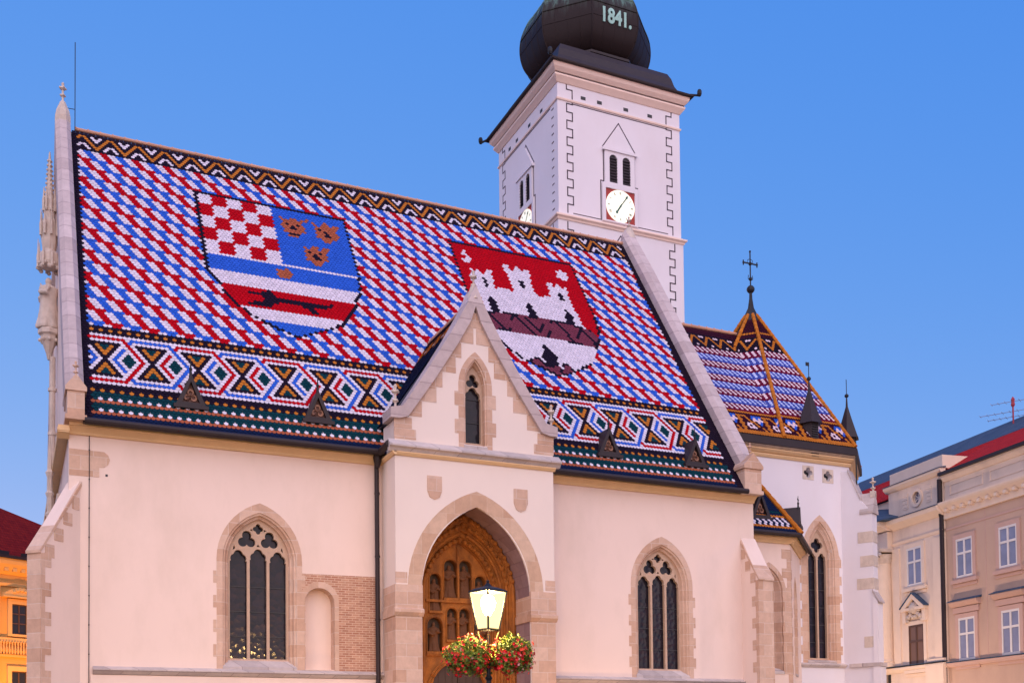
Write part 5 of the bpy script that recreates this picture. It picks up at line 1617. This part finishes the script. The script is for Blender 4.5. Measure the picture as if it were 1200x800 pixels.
# brown building: x > .45 (nearer the viewer)
b2 = thing('townhouse', tuple(RB((4, 5, 0))), 'rose brown townhouse with white windows and red tiled roof at right edge', 'building')
w = MB(RB); w.box(.47, 22, 0, 12, 0, 15.9); w.build('wall', 'rose', b2)
def rcourse(b, name, x0, x1, z, o_, h, m):
    w = MB(RB); w.prism([(0, z - h), (-o_ * .3, z - h), (-o_, z - h * .25), (-o_, z), (0, z + .05)], 'x', x0, x1); return w.build(name, m, b)
w = MB(RB); w.box(.47, 22, -.12, 0, 13.55, 14.0)
w.prism([(0, 13.9), (-.2, 13.95), (-.45, 14.2), (-.5, 14.3), (-.5, 14.38), (0, 14.45)], 'x', .47, 22)
for k in range(34): w.box(.8 + .62 * k, 1.0 + .62 * k, -.36, -.1, 13.86, 14.02)
w.build('cornice', 'creamt', b2)
w = MB(RB); w.box(.47, 22, -.04, 0, 14.46, 15.5); w.prism([(0, 15.5), (-.1, 15.52), (-.25, 15.7), (-.28, 15.85), (0, 15.9)], 'x', .47, 22); w.build('parapet', 'cream', b2)
w = MB(RB)
for x in (.9, 3.9, 7.0): w.plate([(x, 14.75), (x + 2.5, 14.75), (x + 2.5, 15.3), (x, 15.3)], [[(x + .06, 14.81), (x + 2.44, 14.81), (x + 2.44, 15.24), (x + .06, 15.24)]], -.07, -.03)
w.build('parapet_panel', 'creamt', b2)
w = MB(RB); w.prism([(0, 5.75), (-.12, 5.78), (-.2, 5.9), (-.2, 5.98), (0, 6.05)], 'x', .47, 22); w.box(.47, 22, -.03, 0, 12.95, 13.05)
w.build('string_course', 'roset', b2)
w = MB(RB); w.box(.47, 22, -.22, -.02, 6.0, 6.05); w.build('course_cover', 'slate', b2)
w = MB(RB)
for x in (3.45, 6.6, 9.7): w.box(x - .02, x + .02, -.012, 0, 6.1, 13.5); 
w.build('wall_joint', 'roset', b2)
for k in range(6):
    x = 1.29 + 3.14 * k
    rwin(b2, RB, x, x + 1.23, 10.32, 12.33, 'roset'); rwin(b2, RB, x + .05, x + 1.28, 5.95 + .12, 8.24, 'roset', 'flat'); rwin(b2, RB, x, x + 1.23, 1.6, 4.0, 'roset')
w = MB(RB); w.add([(.2, -.35, 15.92), (22.2, -.35, 15.92), (22.2, 3.4, 18.1), (.2, 3.4, 18.1)], [(0, 1, 2, 3)]); w.add([(.2, -.35, 15.86), (22.2, -.35, 15.86), (22.2, 3.4, 18.04), (.2, 3.4, 18.04)], [(3, 2, 1, 0)])
rr_ = w.build('roof', 'brightred', b2)
w = MB(RB); w.prism([(3.4, 18.0), (3.4, 18.12), (6.0, 19.8), (12, 16), (12, 15.9)], 'x', .2, 22.2); w.build('roof_upper', 'slate', b2)
w = MB(RB); w.box(.47, 22.2, -.45, -.28, 15.82, 15.98); w.build('gutter', 'metal', b2)
w = MB(RB); w.tube([(.30, -.2, 15.7), (.30, -.2, 14.6), (.34, -.3, 14.3), (.34, -.14, 13.7), (.34, -.14, 0)], .13, 8); w.build('downpipe', 'metal', b2)

# cream palace: x < .45
b1 = thing('palace', tuple(RB((-3, 5, 0))), 'cream palace with round attic window, carved pediment and column beyond the chancel', 'building')
w = MB(RB); w.box(-4.35, .45, -.12, 11.9, 0, 14.0); w.plate([(-4.25, 13.9), (.42, 13.9), (.42, 16.0), (-4.25, 16.0)], [lobes(-1.72, 15.2, 1, .34, .001)], -.1, .3)
w.box(-4.25, .42, .3, 3.0, 13.9, 16.0); w.box(-16, -4.35, .8, 11.9, 0, 15.9)
w.build('wall', 'cream', b1)
w = MB(RB)
w.prism([(0, 15.95), (-.2, 15.98), (-.36, 16.15), (-.36, 16.28), (0, 16.3)], 'x', -4.4, .55); w.box(-4.1, .45, -.1, 2.5, 16.3, 17.0)
w.prism([(0, 13.75), (-.2, 13.8), (-.55, 14.05), (-.6, 14.2), (-.6, 14.28), (0, 14.34)], 'x', -4.6, .5)
w.prism([(0, 12.9), (-.15, 12.92), (-.2, 13.05), (0, 13.1)], 'x', -4.4, .45)
w.prism([(.8, 13.75), (-.5, 13.8), (-1.0, 14.05), (-1.05, 14.2), (-1.05, 14.28), (.8, 14.34)], 'x', -8, -3.9)
w.box(-8, -3.95, -.45, .8, 12.75, 13.75)
w.build('cornice', 'creamt', b1)
w = MB(RB); w.prism([(0, 16.3), (-.4, 16.27), (-.4, 16.31), (0, 16.38)], 'x', -4.45, .6); w.prism([(0, 14.34), (-.64, 14.28), (-.64, 14.32), (0, 14.42)], 'x', -4.6, .5)
w.add([(-8.2, -1.1, 14.3), (-3.4, -1.1, 14.3), (-3.4, .8, 14.75), (-5.3, .8, 15.4), (-8.2, .8, 15.9), (-8.2, .8, 14.3), (-3.4, .8, 14.3)], [(0, 1, 2, 3, 4), (0, 1, 6, 5), (1, 2, 6), (0, 5, 4)])
w.build('cornice_cover', 'slate', b1)
rg = lobes(-1.72, 15.2, 1, .34, .001)
w = MB(RB); w.plate(lobes(-1.72, 15.2, 1, .50, .001), [rg], -.18, -.05)
o = w.build('oculus', 'creamt', b1); w = MB(RB); w.box(-2.1, -1.35, .05, .08, 14.8, 15.6); w.build('pane', 'curtain', o)
w = MB(RB)
for a in (.5, .5 + pi / 3, .5 + 2 * pi / 3): 
    c, s_ = cos(a), sin(a); w.prism([(-1.72 + .34 * c - .02 * s_, 15.2 + .34 * s_ + .02 * c), (-1.72 - .34 * c - .02 * s_, 15.2 - .34 * s_ + .02 * c), (-1.72 - .34 * c + .02 * s_, 15.2 - .34 * s_ - .02 * c), (-1.72 + .34 * c + .02 * s_, 15.2 + .34 * s_ - .02 * c)], 'y', 0, .03)
w.build('glazing_bar', 'winframe', o)
for s_ in (-1, 1):
    w = MB(RB)
    for k in range(9): w.box(-1.72 + s_ * 1.0 - .22, -1.72 + s_ * 1.0 + .22, -.135 if k % 2 else -.12, -.09, 14.75 + k * .1, 14.84 + k * .1)
    w.build('attic_panel', 'creamt', b1)
RB1 = Fr(44.8, 43.2, math.degrees(atan2(-.989, -.146))); RB1.o = RB((0, -.12, 0))
rwin(b1, RB1, -2.62, -1.35, 10.45, 12.54, 'creamt'); rwin(b1, RB1, -2.60, -1.33, 5.95, 8.29, 'creamt', 'gable', warm=True); rwin(b1, RB1, -2.6, -1.35, 1.5, 4.0, 'creamt')
w = MB(RB); w.box(-1.0 + .62, .44, -.2, -.1, 6.1, 12.7); w.box(-3.9, -3.3, -.2, -.1, 6.1, 12.7)
w.prism([(0, 5.75), (-.2, 5.8), (-.34, 5.95), (-.34, 6.05), (0, 6.12)], 'x', -5.6, .5); w.box(-1.0, .46, -.36, -.1, 0, 6.0)
w.box(-.9, .46, -.3, -.1, 6.12, 6.3); w.build('pilaster', 'creamt', b1)
w = MB(RB); w.box(-5.6, .52, -.38, -.1, 6.12, 6.15); w.build('course_cover', 'slate', b1)
# column with carved capital
w = MB(RB); w.lathe(-4.55, -.35, [(.62, 6.15), (.62, 6.35), (.56, 6.4), (.58, 6.5), (.52, 6.58), (.50, 9), (.45, 12.0), (.44, 12.05)], 20)
o = w.build('column', 'creamt', b1)
w = MB(RB); w.lathe(-4.55, -.35, [(.46, 12.0), (.50, 12.1), (.62, 12.5)], 16); w.box(-5.25, -3.85, -1.05, .3, 12.6, 12.78)
for x in (-5.05, -4.05):
    w.fr = RB
    q = [(x + .22 * cos(t * .7) * (1 - t / 14), -1.0, 12.35 + .22 * sin(t * .7) * (1 - t / 14)) for t in range(12)]
    w.tube(q, .08, 6)
for k in range(9): w.ball((-4.95 + .1 * k, -.98 + .04 * abs(k - 4), 12.5 - .05 * (k % 2)), .085, 6, 4)
w.build('capital', 'palestone', o)
w = MB(RB); w.box(-5.9, -4.95, .78, .82, 0, 12.4); w.build('recess_window', 'winglass', b1)
w = MB(RB); w.box(-8, -5.9, -.8, .8, 0, 12.75); w.build('pilaster', 'creamt', b1)
w = MB(RB); w.add([(-16, .6, 15.95), (.2, .6, 15.95), (.2, 3.4, 18.1), (-16, 3.4, 18.1)], [(0, 1, 2, 3)]); w.add([(-16, .6, 15.9), (.2, .6, 15.9), (.2, 3.4, 18.04), (-16, 3.4, 18.04)], [(3, 2, 1, 0)])
w.build('roof', 'brightred', b1)
w = MB(RB); w.prism([(3.4, 18.0), (3.4, 18.12), (6.0, 19.8), (12, 16), (12, 15.9)], 'x', -16, .2); w.build('roof_upper', 'slate', b1)

for k_, (sx_, lb_) in enumerate(((3.0, 'floodlight on the street before the rose brown townhouse'), (-4.0, 'floodlight on the street before the cream palace'))):
    pt = RB((sx_, -7.5, 0)); floodlight(pt.x, pt.y, pt.x + 7.4, pt.y - 1, 9, 2300, lb_, (1.0, .68, .50), 130)
# aerial
ant = thing('tv_antenna', tuple(RB((-.4, 5.2, 19.1))), 'tall thin television aerial on the slate roof of the townhouse', 'antenna')
w = MB(Fr(*RB((-.4, 5.2, 0))[:2], 0)); w.tube([(0, 0, 19.1), (0, 0, 20.6)], .045, 6); w.lathe(0, 0, [(.06, 20.2), (.11, 20.3), (.08, 20.5), (.11, 20.6), (.03, 20.75)], 6); w.build('mast', M['antred'] if 'antred' in M else mat('mast_red', (.35, .03, .05), .6), ant)
w = MB(Fr(*RB((-.4, 5.2, 0))[:2], -60))
for z, L0, L1, n in ((19.65, -1.3, .6, 7), (19.95, -1.7, 1.0, 8), (20.5, -1.1, .7, 6)):
    w.tube([(L0, 0, z), (L1, 0, z)], .018, 4)
    for k in range(n):
        x = L0 + (L1 - L0) * k / (n - 1); h = .25 + .2 * (k / n); w.tube([(x, -h, z), (x, h, z)], .012, 4)
w.build('boom', mat('aerial_metal', (.6, .6, .62), .4, metal=.7), ant)
